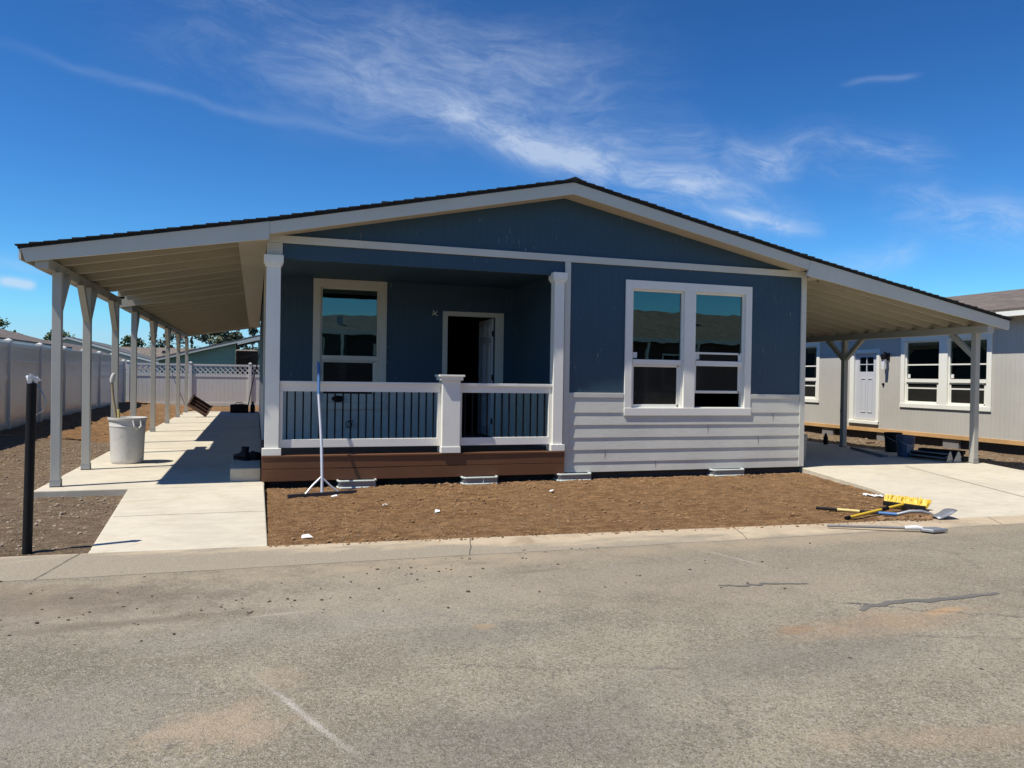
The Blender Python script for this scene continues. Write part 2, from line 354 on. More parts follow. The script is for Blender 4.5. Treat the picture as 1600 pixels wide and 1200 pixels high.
def soil_mat(name, c1, c2, c3, peb=0.35, bs=1.0):
    m, n, p, co, o = newmat(name)
    big = n.noise(co, 0.9, 5, 0.6); mid = n.noise(n.scale(co, 1, 1.7, 1), 7.0, 8, 0.72, 0.3); fine = n.noise(co, 55, 5, 0.75)
    colr = n.mix(n.ramp(mid, 0.36, 0.66), c1, c2); colr = n.mix(n.ramp(big, 0.45, 0.75, 0, 0.6), colr, c3)
    colr = n.mix(n.ramp(fine, 0.35, 0.65, 0.45, 0), colr, [k * 0.45 for k in c1])
    v1 = n.voro(co, 26, 'F1', 'Color'); vd = n.voro(co, 26)
    vx = n.sep(v1)[0]
    colr = n.mix(n.m('MULTIPLY', n.ramp(vx, 1 - peb * 0.4, 1.0 - peb * 0.2), n.ramp(vd, 0.28, 0.36, 0.8, 0)), colr, (0.34, 0.30, 0.25))
    n.link(colr, p.inputs['Base Color']); p.inputs['Roughness'].default_value = 0.95; p.inputs['Specular IOR Level'].default_value = 0.15
    h = n.m('ADD', n.m('MULTIPLY', mid, 1.2), n.m('ADD', n.m('MULTIPLY', fine, 0.6), n.m('MULTIPLY', n.ramp(vd, 0.0, 0.4, 1, 0), 0.5)))
    h = n.m('ADD', h, n.m('MULTIPLY', n.noise(n.scale(co, 5, 16, 1), 1.0, 5, 0.7, 0.6), 0.9)); bump(n, p, h, bs, 0.040)
    return m
M['dirt'] = soil_mat('raked_brown_dirt', (0.195, 0.105, 0.045), (0.43, 0.255, 0.118), (0.34, 0.208, 0.106), 0.25)
M['gravel'] = soil_mat('grey_brown_gravel', (0.17, 0.120, 0.072), (0.33, 0.245, 0.16), (0.29, 0.195, 0.115), 0.32)
M['clod'] = paint('dirt_clod', (0.24, 0.142, 0.068), 0.95, 0.45, None, 0.6)
M['pebble'] = paint('grey_pebble', (0.27, 0.21, 0.15), 0.9, 0.45, None, 0.5)
M['mud'] = paint('dried_mud', (0.085, 0.06, 0.042), 0.95, 0.3, None, 0.4)
M['land'] = soil_mat('far_land', (0.10, 0.10, 0.05), (0.16, 0.15, 0.08), (0.12, 0.12, 0.06), 0.1)

def asphalt_mat():
    m, n, p, co, o = newmat('weathered_asphalt')
    big = n.noise(co, 0.35, 5, 0.6, 0.4); mid = n.noise(co, 2.6, 6, 0.65); ag = n.noise(co, 130, 2, 0.6); vo = n.sep(n.voro(co, 112, 'F1', 'Color'))[0]; vd = n.voro(co, 112)
    c = n.mix(n.ramp(n.m('ADD', n.m('MULTIPLY', big, 0.6), n.m('MULTIPLY', mid, 0.4)), 0.36, 0.64), (0.214, 0.187, 0.132), (0.340, 0.299, 0.211))
    c = n.mix(n.m('MULTIPLY', n.ramp(vo, 0.62, 0.85), n.ramp(vd, 0.34, 0.52, 0.7, 0)), c, (0.53, 0.48, 0.39))
    c = n.mix(n.m('MULTIPLY', n.ramp(vo, 0.0, 0.28, 1, 0), 0.55), c, (0.08, 0.070, 0.056))
    v6 = n.sep(n.voro(co, 62, 'F1', 'Color'))[0]; c = n.mix(n.ramp(v6, 0.8, 1.0, 0, 0.35), c, (0.48, 0.43, 0.37)); c = n.mix(n.ramp(v6, 0.0, 0.16, 0.4, 0), c, (0.09, 0.08, 0.068))
    c = n.mix(n.ramp(ag, 0.40, 0.62, 0.30, 0), c, (0.08, 0.072, 0.062))
    xyz = n.sep(co); wp = n.n('ShaderNodeTexNoise'); n.link(co, wp.inputs['Vector']); wp.inputs['Scale'].default_value = 2.6; wp.inputs['Detail'].default_value = 10; wp.inputs['Roughness'].default_value = 0.78
    wr, wg, wb = n.sep(wp.outputs['Color'])
    def blob(x, y, rx, ry, colr, amt, rot=0.0, warp=0.7, edge=(0.45, 1.0)):
        nonlocal c
        dx = n.m('SUBTRACT', xyz[0], x); dy = n.m('SUBTRACT', xyz[1], y)
        ca, sa = math.cos(rot), math.sin(rot)
        a = n.m('DIVIDE', n.m('ADD', n.m('MULTIPLY', dx, ca), n.m('MULTIPLY', dy, sa)), rx)
        d = n.m('DIVIDE', n.m('SUBTRACT', n.m('MULTIPLY', dy, ca), n.m('MULTIPLY', dx, sa)), ry)
        a = n.m('ADD', a, n.m('MULTIPLY', n.m('SUBTRACT', wr, 0.5), warp * 3.4)); d = n.m('ADD', d, n.m('MULTIPLY', n.m('SUBTRACT', wg, 0.5), warp * 3.4))
        r = n.m('SQRT', n.m('ADD', n.m('MULTIPLY', a, a), n.m('MULTIPLY', d, d)))
        f = n.m('MULTIPLY', n.ramp(r, edge[0], edge[1], amt, 0), n.ramp(n.m('ADD', n.m('MULTIPLY', ag, 0.6), n.m('MULTIPLY', mid, 0.6)), 0.38, 0.72, 0.25, 1.0))
        c = n.mix(f, c, colr)
    # spilt soil, dust and tyre-borne mud: marks lying on the road itself
    blob(-0.42, -6.85, 0.34, 0.30, (0.40, 0.30, 0.20), 0.62, 0.3, 0.9)
    blob(-0.15, -6.4, 0.14, 0.22, (0.36, 0.28, 0.19), 0.45, 0.2, 0.9)
    blob(-1.5, -4.75, 1.3, 0.55, (0.11, 0.075, 0.05), 0.62, -0.05, 0.8, (0.2, 1.1))
    blob(-2.1, -4.3, 0.8, 0.28, (0.26, 0.19, 0.13), 0.55, 0.0, 0.8, (0.2, 1.1))
    blob(2.2, -4.25, 5.0, 0.42, (0.37, 0.30, 0.205), 0.8, 0.0, 0.9, (0.0, 1.3))
    blob(5.5, -4.25, 2.4, 0.25, (0.38, 0.30, 0.20), 0.6, 0.0, 0.9, (0.0, 1.2))
    blob(3.55, -6.5, 1.0, 0.24, (0.36, 0.235, 0.135), 0.55, 0.1, 0.9, (0.1, 1.1))
    blob(4.1, -6.42, 0.22, 0.06, (0.50, 0.31, 0.15), 0.6, 0.15, 0.5)
    blob(2.85, -6.47, 0.20, 0.09, (0.28, 0.16, 0.08), 0.55, 0.1, 0.6)
    blob(2.55, -7.85, 0.75, 0.16, (0.40, 0.28, 0.17), 0.42, -0.25, 0.8, (0.1, 1.1))
    blob(2.6, -5.0, 2.4, 0.28, (0.24, 0.20, 0.155), 0.35, 0.08, 0.9, (0.1, 1.2))
    blob(1.05, -5.9, 0.10, 0.07, (0.45, 0.30, 0.15), 0.6, 0.0, 0.4)
    blob(0.95, -6.05, 0.7, 0.3, (0.10, 0.10, 0.10), 0.40, 0.1, 0.9, (0.1, 1.2))
    blob(0.9, -7.3, 1.0, 0.5, (0.115, 0.112, 0.11), 0.42, 0.0, 0.9, (0.1, 1.2))
    blob(-1.2, -6.6, 0.8, 0.5, (0.24, 0.22, 0.19), 0.5, 0.2, 0.9, (0.1, 1.2))
    blob(0.3, -5.6, 1.2, 0.35, (0.27, 0.245, 0.21), 0.45, 0.05, 0.9, (0.1, 1.2))
    blob(0.5, -5.05, 5.0, 0.55, (0.37, 0.315, 0.235), 0.45, 0.02, 1.0, (0.0, 1.3))
    blob(3.4, -5.6, 2.2, 0.5, (0.33, 0.27, 0.20), 0.45, -0.05, 1.0, (0.0, 1.3))
    blob(2.6, -6.9, 1.3, 0.35, (0.17, 0.158, 0.135), 0.5, 0.05, 1.0, (0.0, 1.3))
    blob(-0.9, -5.25, 0.9, 0.10, (0.10, 0.075, 0.052), 0.55, 0.06, 1.2, (0.0, 1.2))
    blob(1.75, -4.72, 0.35, 0.05, (0.11, 0.08, 0.055), 0.6, 0.05, 0.8, (0.0, 1.2))
    # scuffed pale drag line
    blob(-0.06, -6.85, 0.52, 0.022, (0.50, 0.46, 0.40), 0.7, math.radians(-68), 0.5, (0.1, 1.3))
    blob(-0.12, -5.32, 0.30, 0.025, (0.42, 0.37, 0.31), 0.6, 0.1, 0.3, (0.2, 1.1))
    blob(3.62, -4.75, 0.5, 0.018, (0.46, 0.42, 0.36), 0.7, math.radians(-75), 0.35, (0.2, 1.1))
    # hairline crack network, only here and there
    vc = n.n('ShaderNodeTexVoronoi', feature='DISTANCE_TO_EDGE'); wv = n.xyz(n.m('ADD', xyz[0], n.m('MULTIPLY', wr, 0.5)), n.m('ADD', xyz[1], n.m('MULTIPLY', wg, 0.5)), 0.0)
    n.link(wv, vc.inputs['Vector']); vc.inputs['Scale'].default_value = 0.42
    crk = n.m('MULTIPLY', n.ramp(vc.outputs['Distance'], 0.0, 0.006, 1, 0), n.ramp(big, 0.48, 0.58))
    c = n.mix(n.m('MULTIPLY', crk, 0.5), c, (0.06, 0.05, 0.045))
    dk = n.ramp(n.voro(co, 3.3), 0.035, 0.06, 1, 0); c = n.mix(n.m('MULTIPLY', dk, n.ramp(n.noise(co, 0.9, 2), 0.5, 0.6)), c, (0.05, 0.04, 0.03))
    n.link(c, p.inputs['Base Color']); p.inputs['Roughness'].default_value = 0.88; p.inputs['Specular IOR Level'].default_value = 0.25
    bump(n, p, n.m('ADD', n.m('MULTIPLY', n.ramp(vd, 0, 0.5, 1, 0), 0.8), ag), 0.7, 0.006)
    return m
M['asphalt'] = asphalt_mat()
M['tar'] = paint('crack_sealant', (0.145, 0.135, 0.115), 0.6, 0.15, None, 0.3)

def leaf_mat(name, c):
    m, n, p, co, o = newmat(name)
    f = n.noise(co, 0.9, 3, 0.6); g = n.noise(co, 6, 2)
    n.link(n.mix(n.ramp(n.m('ADD', n.m('MULTIPLY', f, 0.6), n.m('MULTIPLY', g, 0.4)), 0.35, 0.65), [k * 0.6 for k in c], [k * 1.45 for k in c]), p.inputs['Base Color'])
    p.inputs['Roughness'].default_value = 0.7
    return m
M['leaf1'] = leaf_mat('dark_needles', (0.028, 0.045, 0.022)); M['leaf2'] = leaf_mat('mid_green_leaves', (0.06, 0.095, 0.03)); M['leaf3'] = leaf_mat('olive_leaves', (0.075, 0.085, 0.035))
M['bark'] = paint('bark', (0.13, 0.10, 0.075), 0.9, 0.3, (4, 4, 0.5), 0.5)

# ------------------------------------------------------------------ ground, road, slabs
g = MB(); g.quad((-900, -900, -0.24), (900, -900, -0.24), (900, 1500, -0.24), (-900, 1500, -0.24)); structure(g.build('ground', M['land'], fix=False))
r = MB(); r.quad((-70, -16.5, -0.12), (70, -16.5, -0.12), (70, -3.2, -0.12), (-70, -3.2, -0.12)); structure(r.build('road', M['asphalt'], fix=False))
def edge_in(x): return -3.42 - 0.055 * x          # yard side of the gutter
def edge_out(x): return -4.06 - 0.012 * x + 0.035 * noise.noise(Vector((x * 0.6, 3, 0))) + 0.022 * noise.noise(Vector((x * 3.1, 7, 0)))
gt = MB(); xs = [-14 + 0.25 * i for i in range(153)]
for x0, x1 in zip(xs, xs[1:]):
    a, c, d, e = (x0, edge_out(x0), -0.1175), (x1, edge_out(x1), -0.1175), (x1, edge_in(x1), -0.095), (x0, edge_in(x0), -0.095)
    gt.quad(a, c, d, e); gt.quad((x0, edge_out(x0), -0.13), (x1, edge_out(x1), -0.13), c, a)
gut = structure(gt.build('gutter_strip', M['gutter'], fix=False))
jt = MB()
for x0 in (-1.62, 1.62, 4.35, 7.55):
    for k in range(8):
        f0, f1 = k / 8, (k + 1) / 8; L_ = edge_in(x0) - edge_out(x0)
        xa, xb = x0 - .16 * f0 + .012 * noise.noise(Vector((x0, f0 * 4, 0))), x0 - .16 * f1 + .012 * noise.noise(Vector((x0, f1 * 4, 0)))
        y0, y1 = edge_in(x0) - L_ * f0, edge_in(x0) - L_ * f1; za, zb = -.0915 - .0215 * f0, -.0915 - .0215 * f1; w = .0028 + .0015 * noise.noise(Vector((x0 * 3, f0 * 9, 2)))
        jt.quad((xa - w, y0, za), (xb - w, y1, zb), (xb + w, y1, zb), (xa + w, y0, za))
structure(jt.build('gutter_joints', M['foundation'], fix=False))
# crack sealant: two wavy tar seams on the road
def seam(pts, w0, name):
    s = MB(); n = 46; P = []
    for i in range(n + 1):
        t = i / n * (len(pts) - 1); k = min(int(t), len(pts) - 2); f = t - k
        a = Vector(pts[k]); c = Vector(pts[k + 1]); q = a.lerp(c, f)
        w = w0 * (0.55 + 0.9 * noise.noise(Vector((i * 0.45, w0 * 90, 1))) ** 2 + 0.5 * math.sin(PI * i / n))
        off = 0.03 * noise.noise(Vector((i * 0.22, 5, w0 * 50)))
        P.append((q.x, q.y + off, w))
    for (xa, ya, wa), (xb, yb, wb) in zip(P, P[1:]):
        s.quad((xa, ya - wa, -0.1165), (xb, yb - wb, -0.1165), (xb, yb + wb, -0.1165), (xa, ya + wa, -0.1165))
    return structure(s.build(name, M['tar'], fix=False))
seam([(3.55, -6.24), (3.9, -6.16), (4.4, -6.22), (4.85, -6.19)], 0.030, 'tar_seam')
seam([(3.60, -6.10), (3.75, -6.17)], 0.012, 'tar_seam')
seam([(2.98, -5.47), (3.15, -5.53), (3.35, -5.52), (3.66, -5.60)], 0.018, 'tar_seam')

def walk_z(y): return 0.0 if y > -0.15 else -0.092 * min(1, (-0.15 - y) / 3.3)
def slab(name, poly, zf, mat, z0=-0.2, hub=None):
    """concrete slab: top follows zf(y), sides drop to z0"""
    s = MB(); n = len(poly); top = [(x, y, zf(y)) for x, y in poly]; bot = [(x, y, z0) for x, y in poly]
    s.add(top + bot, [list(range(n))] + [[i, (i + 1) % n, (i + 1) % n + n, i + n] for i in range(n)])
    return structure(s.build(name, mat, bevel=0.012))
slab('carport_slab', [(-2.70, -0.25), (-1.712, -0.25), (-0.16, -0.25), (-0.16, 6.0), (-0.16, 12.0), (-0.16, 19.2), (-2.62, 19.2), (-2.66, 12), (-2.68, 6)], lambda y: 0.0, M['conc'])
slab('front_walk', [(-1.562, -3.34), (-0.165, -3.412), (-0.165, -0.262), (-1.704, -0.262)], walk_z, M['conc'])
slab('carport_slab', [(8.16, 0.0), (12.02, 0.0), (12.02, 10.0), (8.16, 10.0)], lambda y: 0.0, M['conc'])
slab('driveway', [(7.00, edge_in(7.0) + 0.002), (11.05, edge_in(11.05) + 0.002), (11.6, -1.75), (12.02, -0.006), (8.135, -0.006), (7.74, -1.9)], walk_z, M['conc'])
cj = MB()
for y in (1.9, 4.9, 7.9, 10.9, 13.9, 16.9): cj.quad((-2.66, y - 0.006, 0.0035), (-0.17, y - 0.006, 0.0035), (-0.17, y + 0.006, 0.0035), (-2.66, y + 0.006, 0.0035))
def strip3(x0, y0, x1, y1, w=0.006):
    d = Vector((x1 - x0, y1 - y0)).normalized(); q = Vector((-d.y, d.x)) * w
    cj.quad((x0 - q.x, y0 - q.y, walk_z(y0) + .0035), (x1 - q.x, y1 - q.y, walk_z(y1) + .0035), (x1 + q.x, y1 + q.y, walk_z(y1) + .0035), (x0 + q.x, y0 + q.y, walk_z(y0) + .0035))
strip3(-1.6, -1.9, -0.175, -1.9, 0.004); strip3(7.45, -2.75, 11.3, -2.75); strip3(10.1, -0.16, 9.0, -3.8)
structure(cj.build('slab_joints', M['foundation'], fix=False))

# loose ground: gridded, with real lumps
def soil_grid(name, mat, x0, x1, y0, y1, step, zf, amp, inside=None, fr=1.0):
    nx = int((x1 - x0) / step); ny = int((y1 - y0) / step); s = MB(); idx = {}
    for j in range(ny + 1):
        for i in range(nx + 1):
            x = x0 + (x1 - x0) * i / nx; y = y0 + (y1 - y0) * j / ny
            q = Vector((x * fr, y * fr, 0.7))
            z = zf(x, y) + amp * (noise.fractal(q * 2.2, 1.0, 2.0, 4) * 0.6 + 0.5 * noise.noise(q * 9) + 0.35 * noise.noise(q * 21))
            idx[i, j] = len(s.v); s.v.append(Vector((x, y, z)))
    for j in range(ny):
        for i in range(nx):
            xc = x0 + (x1 - x0) * (i + .5) / nx; yc = y0 + (y1 - y0) * (j + .5) / ny
            if inside is None or inside(xc, yc): s.f.append([idx[i, j], idx[i + 1, j], idx[i + 1, j + 1], idx[i, j + 1]])
    o = s.build(name, mat, smooth=False, fix=False)
    for p in o.data.polygons: p.use_smooth = True
    return structure(o)
def drive_x(y): return 8.13 + (0.39 / 1.9) * y if y > -1.9 else 7.74 + (y + 1.9) * 0.375
def dirt_z(x, y):
    t = min(1, max(0, -y / 3.5)); z = -0.085 - 0.020 * t
    if y < edge_in(x) + 0.15: z = min(z, -0.118 + 0.03 * max(0, (y - edge_in(x)) / 0.15))
    return z + 0.022 * math.exp(-((y + 0.2) / 0.12) ** 2) * (0.5 + noise.noise(Vector((x * 3, 1, 1))))
soil_grid('dirt_yard', M['dirt'], -0.172, 8.3, -3.95, 0.25, 0.026, dirt_z, 0.022, lambda x, y: y > edge_in(x) - 0.03 and x < drive_x(y) + 0.03)
def gravel_z(x, y):
    z = -0.075 + 0.012 * max(0, y) ** 0.5
    if y < 0: z -= 0.022 * min(1, -y / 3.3)
    z += 0.16 * max(0, min(1, (-3.3 - x) / 1.7)) * min(1, max(0, (y + 2) / 6))
    if y < edge_in(x) + 0.2: z = min(z, -0.112 + 0.03 * max(0, (y - edge_in(x)) / 0.2))
    return z
soil_grid('gravel_yard', M['gravel'], -9.0, -1.45, -3.42, 7.0, 0.045, gravel_z, 0.022, lambda x, y: y > edge_in(x) - 0.03 and (x < -2.6 or (y < -0.2 and x < -1.45)) )
soil_grid('dirt_strip', M['dirt'], -5.4, -2.55, 7.0, 24.6, 0.09, lambda x, y: gravel_z(x, y) + 0.03 * noise.noise(Vector((x * 1.5, y * 1.5, 4))), 0.05)
soil_grid('dirt_back', M['dirt'], -2.7, 9.0, 19.15, 24.6, 0.12, lambda x, y: -0.05, 0.05)
def right_z(x, y): return -0.165 + 0.03 * max(-1, min(0, y / 3.6)) + 0.17 * max(0, min(1, (x - 13.25) / 0.65)) ** 1.3
soil_grid('gravel_side', M['gravel'], 11.0, 14.2, -4.05, 12.0, 0.05, right_z, 0.03, lambda x, y: x > 12.0 or (y < 0 and y > edge_in(x) - 0.03 and x > 12.0 + (y * 0.4 if y > -1.75 else -0.7 + (y + 1.75) * 0.25)))
soil_grid('side_lot', M['gravel'], 14.2, 34, -4.9, 0.0, 0.25, lambda x, y: -0.1, 0.03, lambda x, y: y > edge_in(min(x, 24)) - .03)

# loose lumps, as uncountable stuff
def lumps(name, mat, n, place, rmin, rmax, flat=0.6):
    bm = bmesh.new(); bmesh.ops.create_icosphere(bm, subdivisions=1, radius=1.0)
    base = [v_.co.copy() for v_ in bm.verts]; fs = [[v_.index for v_ in f.verts] for f in bm.faces]; bm.free()
    s = MB()
    for i in range(n):
        q = place()
        if q is None: continue
        x, y, z = q; rr = rmin + (rmax - rmin) * random.random() ** 4
        sx, sy, sz = (rr * random.uniform(.6, 1.3) for _ in range(3)); a = random.uniform(0, 2 * PI); ca, sa = math.cos(a), math.sin(a)
        vs = []
        for p in base:
            k = 1 + 0.3 * noise.noise(p * 1.7 + Vector((i * 3.1, 0, 0)))
            px, py, pz = p.x * sx * k, p.y * sy * k, p.z * sz * flat * k
            vs.append((x + px * ca - py * sa, y + px * sa + py * ca, z + pz + sz * flat * 0.35))
        s.add(vs, fs)
    return stuff(s.build(name, mat, fix=False))
def pd():
    x = random.uniform(-0.1, 8.0); y = random.uniform(-3.7, -0.02) if random.random() < .7 else -0.02 - abs(random.gauss(0, .2))
    if y < edge_in(x) + .03 or x > drive_x(y) - .03: return None
    return x, y, dirt_z(x, y) - 0.004
o = lumps('dirt_clods', M['clod'], 9000, pd, 0.003, 0.027); o['label'] = 'small brown dirt clods strewn over the raked yard'; o['category'] = 'dirt clods'
def pe():
    x = random.uniform(-0.15, 6.9); q = random.gauss(0, .05) + .05 * noise.noise(Vector((x * 1.7, 2, 5))); return x, edge_in(x) - q, -.0965 - .03 * max(0, q)
o = lumps('edge_crumbs', M['clod'], 900, pe, 0.003, 0.020); o['label'] = 'crumbs of brown dirt along the seam between yard and gutter'; o['category'] = 'dirt clods'
def pt():
    f = random.random(); return 6.15 + .85 * f + random.gauss(0, .05), -3.70 - .06 * f + random.gauss(0, .035) + .05 * math.sin(f * 9), -.094
o = lumps('spilt_clods', M['clod'], 260, pt, 0.006, 0.045); o['label'] = 'ridge of crumbled dirt spilt onto the gutter beside the tools'; o['category'] = 'dirt clods'
def pg():
    x = random.uniform(-6.5, -1.5); y = random.uniform(-3.5, 6) if random.random() < .75 else random.uniform(6, 20)
    if y < edge_in(x) + .02 or (x > -2.72 and y > -.27): return None
    if y < -.25 and x > -1.58 - 0.145 * (y + 3.34) / 3.08 * 1: return None
    if x < -5.2 and y > 0: return None
    return x, y, gravel_z(x, y) - .004
o = lumps('gravel_stones', M['pebble'], 17000, pg, 0.004, 0.026); o['label'] = 'grey brown stones scattered in the left gravel yard'; o['category'] = 'gravel'
def pr():
    x = random.uniform(12.1, 13.95); y = random.uniform(-2.5, 9); return x, y, right_z(x, y) - .004
o = lumps('rubble_stones', M['pebble'], 2600, pr, 0.006, 0.045); o['label'] = 'stones on the ground beside the grey neighbouring house'; o['category'] = 'gravel'
def prd():
    c = random.choice([(-1.5, -4.9, 1.0, .35), (-0.6, -5.1, .6, .15), (1.1, -4.5, .5, .1), (2.2, -4.0, .6, .1), (2.5, -4.9, 1.5, .4), (-1.9, -4.0, .6, .2)])
    return random.gauss(c[0], c[2]), min(-3.75, random.gauss(c[1], c[3])), -0.119
o = lumps('road_crumbs', M['mud'], 520, prd, 0.002, 0.015, 0.5); o['label'] = 'dark mud crumbs scattered on the asphalt road'; o['category'] = 'mud crumbs'

# ------------------------------------------------------------------ window builder
def window_unit(T, parent, x0, x1, z0, z1, panes, trim=0.12, sill=0.115, frame_mat='white', mull=None, raised=(), sticker=True, yo=0.0, head=0.13, label=None, grid=False):
    """window seen along local +Y; panes: list of (xa, xb, zlow, zmid, ztop); outer trim x0..x1, z0..z1"""
    f = MB(T); y0, y1 = yo - 0.022, yo + 0.10
    pa = panes[0][0]; pb = panes[-1][1]; zl = panes[0][2]; zt = panes[0][4]
    f.box(x0, y0, z0 + sill, pa, y1, z1); f.box(pb, y0, z0 + sill, x1, y1, z1)             # side casings
    f.box(pa, y0, zt, pb, y1, z1)                                                          # head casing
    f.box(x0 - 0.004, y0 - 0.010, z0, x1 + 0.004, y1, z0 + sill)                           # apron
    for (a, bb, c, d, e), nx in zip(panes, panes[1:]): f.box(bb, y0, z0 + sill, nx[0], y1, zt)
    w = f.build('window', M[frame_mat], parent, bevel=0.004, label=label)
    for i, (a, bb, c, d, e) in enumerate(panes):
        up = 0.0
        for r_ in raised:
            if r_[0] == i: up = r_[1]
        s = MB(T); fr = 0.030
        ys = yo + 0.018; yl = yo + 0.034
        s.box(a, ys, z0 + sill, a + fr, yo + .09, e); s.box(bb - fr, ys, z0 + sill, bb, yo + .09, e); s.box(a + fr, ys, e - fr, bb - fr, yo + .09, e)
        s.box(a + fr, ys, z0 + sill, bb - fr, yo + .095, c)
        s.box(a + fr, yo + .006, d - 0.005, bb - fr, yo + .085, d + 0.075)                 # meeting rail
        s.build('sash_frame', M[frame_mat], w, bevel=0.003)
        lo = MB(T); k = 0.028
        lo.box(a + fr, yl, c + up, a + fr + k, yl + .03, d + up - .006); lo.box(bb - fr - k - (0.03 if not grid else 0), yl, c + up, bb - fr, yl + .03, d + up - .006)
        lo.box(a + fr + k, yl, c + up, bb - fr - k, yl + .03, c + up + .04); lo.box(a + fr + k, yl, d + up - .036, bb - fr - k, yl + .03, d + up - .006)
        lo.build('lower_sash', M[frame_mat], w, bevel=0.003)
        g1 = MB(T); g1.box(a + fr, yo + .048, d + .075, bb - fr, yo + .054, e - fr); g1.build('upper_pane', M['glass'], w)
        g2 = MB(T); g2.box(a + fr + k, yl + .012, c + up + .04, bb - fr - k, yl + .018, d + up - .036); g2.build('lower_pane', M['screen'], w)
        if sticker:
            st = MB(T); st.box(a + fr + .015, yo + .044, d + .095, a + fr + .085, yo + .0465, d + .18); st.build('sticker', M['paper'], w)
    return w
ID = lambda p: p

# ------------------------------------------------------------------ the blue house
house = thing('blue_house', 'blue manufactured house with gable front, white windows and a railed corner porch', 'house', (4.0, 0.0, 0.0))
HX0, HX1, HY1 = -0.14, 8.13, 18.7
def zroof(x): return 4.136 - 0.2105 * abs(x - 3.95)                    # top of the rake board
def wall_panel(s, x0, x1, z0, z1, y0, y1, holes):
    """wall slab across Y with rectangular holes, outer faces and reveals only"""
    X = sorted({x0, x1, *[h[0] for h in holes], *[h[1] for h in holes]}); Z = sorted({z0, z1, *[h[2] for h in holes], *[h[3] for h in holes]})
    for a, c in zip(X, X[1:]):
        for d, e in zip(Z, Z[1:]):
            mx, mz = (a + c) / 2, (d + e) / 2
            if any(h[0] < mx < h[1] and h[2] < mz < h[3] for h in holes): continue
            s.quad((a, y0, d), (c, y0, d), (c, y0, e), (a, y0, e)); s.quad((a, y1, d), (a, y1, e), (c, y1, e), (c, y1, d))
    for h in holes:
        s.quad((h[0], y0, h[2]), (h[0], y1, h[2]), (h[0], y1, h[3]), (h[0], y0, h[3])); s.quad((h[1], y0, h[2]), (h[1], y0, h[3]), (h[1], y1, h[3]), (h[1], y1, h[2]))
        s.quad((h[0], y0, h[3]), (h[0], y1, h[3]), (h[1], y1, h[3]), (h[1], y0, h[3])); s.quad((h[0], y0, h[2]), (h[1], y0, h[2]), (h[1], y1, h[2]), (h[0], y1, h[2]))
WF = (4.99, 7.05, 0.93, 2.77)
s = MB(); wall_panel(s, 3.99, 8.11, 1.15, 3.09, 0.0, 0.10, [(WF[0], WF[1], WF[2], WF[3])]) if False else None
# front panel above the lap siding (hole meets the lap course below, so build around it)
for a, c, d, e in ((3.99, 4.99, 1.15, 3.09), (7.05, 8.11, 1.15, 3.09), (4.99, 7.05, 2.78, 3.09)): s.box(a, 0.0, d, c, 0.10, e)
s.build('front_wall', M['blue'], house)
s = MB(); s.add([(-.13, 0.01, 3.10), (8.12, 0.01, 3.10), (8.12, 0.01, zroof(8.12) - .1), (3.96, 0.01, 4.08), (-.13, 0.01, zroof(-.13) - .1), (-.13, .1, 3.10), (8.12, .1, 3.10), (8.12, .1, zroof(8.12) - .1), (3.96, .1, 4.08), (-.13, .1, zroof(-.13) - .1)],
      [(0, 1, 2, 3, 4), (9, 8, 7, 6, 5), (0, 5, 6, 1), (1, 6, 7, 2), (2, 7, 8, 3), (3, 8, 9, 4), (4, 9, 5, 0)])
s.build('gable_wall', M['blue'], house)
# lap siding: tilted courses, each bottom edge proud
def lap_courses(s, x0, x1, zs, y, proud=0.0125, holes=()):
    for z0, z1 in zs:
        segs = [(x0, x1)]
        for hx0, hx1, hz0, hz1 in holes:
            if hz0 < (z0 + z1) / 2 + .06 and hz1 > (z0 + z1) / 2:
                segs = [q for a, c in segs for q in ((a, min(c, hx0)), (max(a, hx1), c)) if q[1] > q[0] + .01]
        for a, c in segs:
            # slight sag so the course edges are not ruler-straight
            n = max(2, int((c - a) / 0.45)); P = []
            for i in range(n + 1):
                x = a + (c - a) * i / n; w = 0.0022 * noise.noise(Vector((x * 1.3, z0 * 9, y)))
                P.append((x, y - proud - 0.0022 - w, z0, y - 0.0020, z1 + 0.004))
            for p, q in zip(P, P[1:]):
                s.quad((p[0], p[1], p[2]), (q[0], q[1], q[2]), (q[0], q[3], q[4]), (p[0], p[3], p[4]))
                s.quad((p[0], p[1], p[2]), (p[0], y + .02, p[2]), (q[0], y + .02, q[2]), (q[0], q[1], q[2]))
            s.quad((P[0][0], P[0][1], P[0][2]), (P[0][0], P[0][3], P[0][4]), (P[0][0], y + .02, P[0][4]), (P[0][0], y + .02, P[0][2]))
            s.quad((P[-1][0], P[-1][1], P[-1][2]), (P[-1][0], y + .02, P[-1][2]), (P[-1][0], y + .02, P[-1][4]), (P[-1][0], P[-1][3], P[-1][4]))
LZ = [(0.022, 0.168), (0.168, 0.348), (0.348, 0.526), (0.526, 0.712), (0.712, 0.892), (0.892, 1.115)]
s = MB(); lap_courses(s, 4.03, 8.055, LZ, -0.004, holes=[(4.925, 7.115, 0.95, 1.3)]); s.build('lap_siding', M['lap'], house, fix=False)
for x, z0, z1 in ((6.36, .528, .700), (7.28, .350, .515), (5.46, .026, .160), (4.62, .175, .335), (7.55, .714, .88)): s = MB(); s.box(x - .0025, -.016, z0, x + .0025, -.004, z1); s.build('board_joint', M['greywood'], house)
s = MB(); s.box(3.99, 0.018, 0.0, 8.11, 0.10, 0.90); s.box(3.99, 0.018, 0.90, 4.99, 0.10, 1.14); s.box(7.05, 0.018, 0.90, 8.11, 0.10, 1.14); s.build('lower_wall', M['foundation'], house)
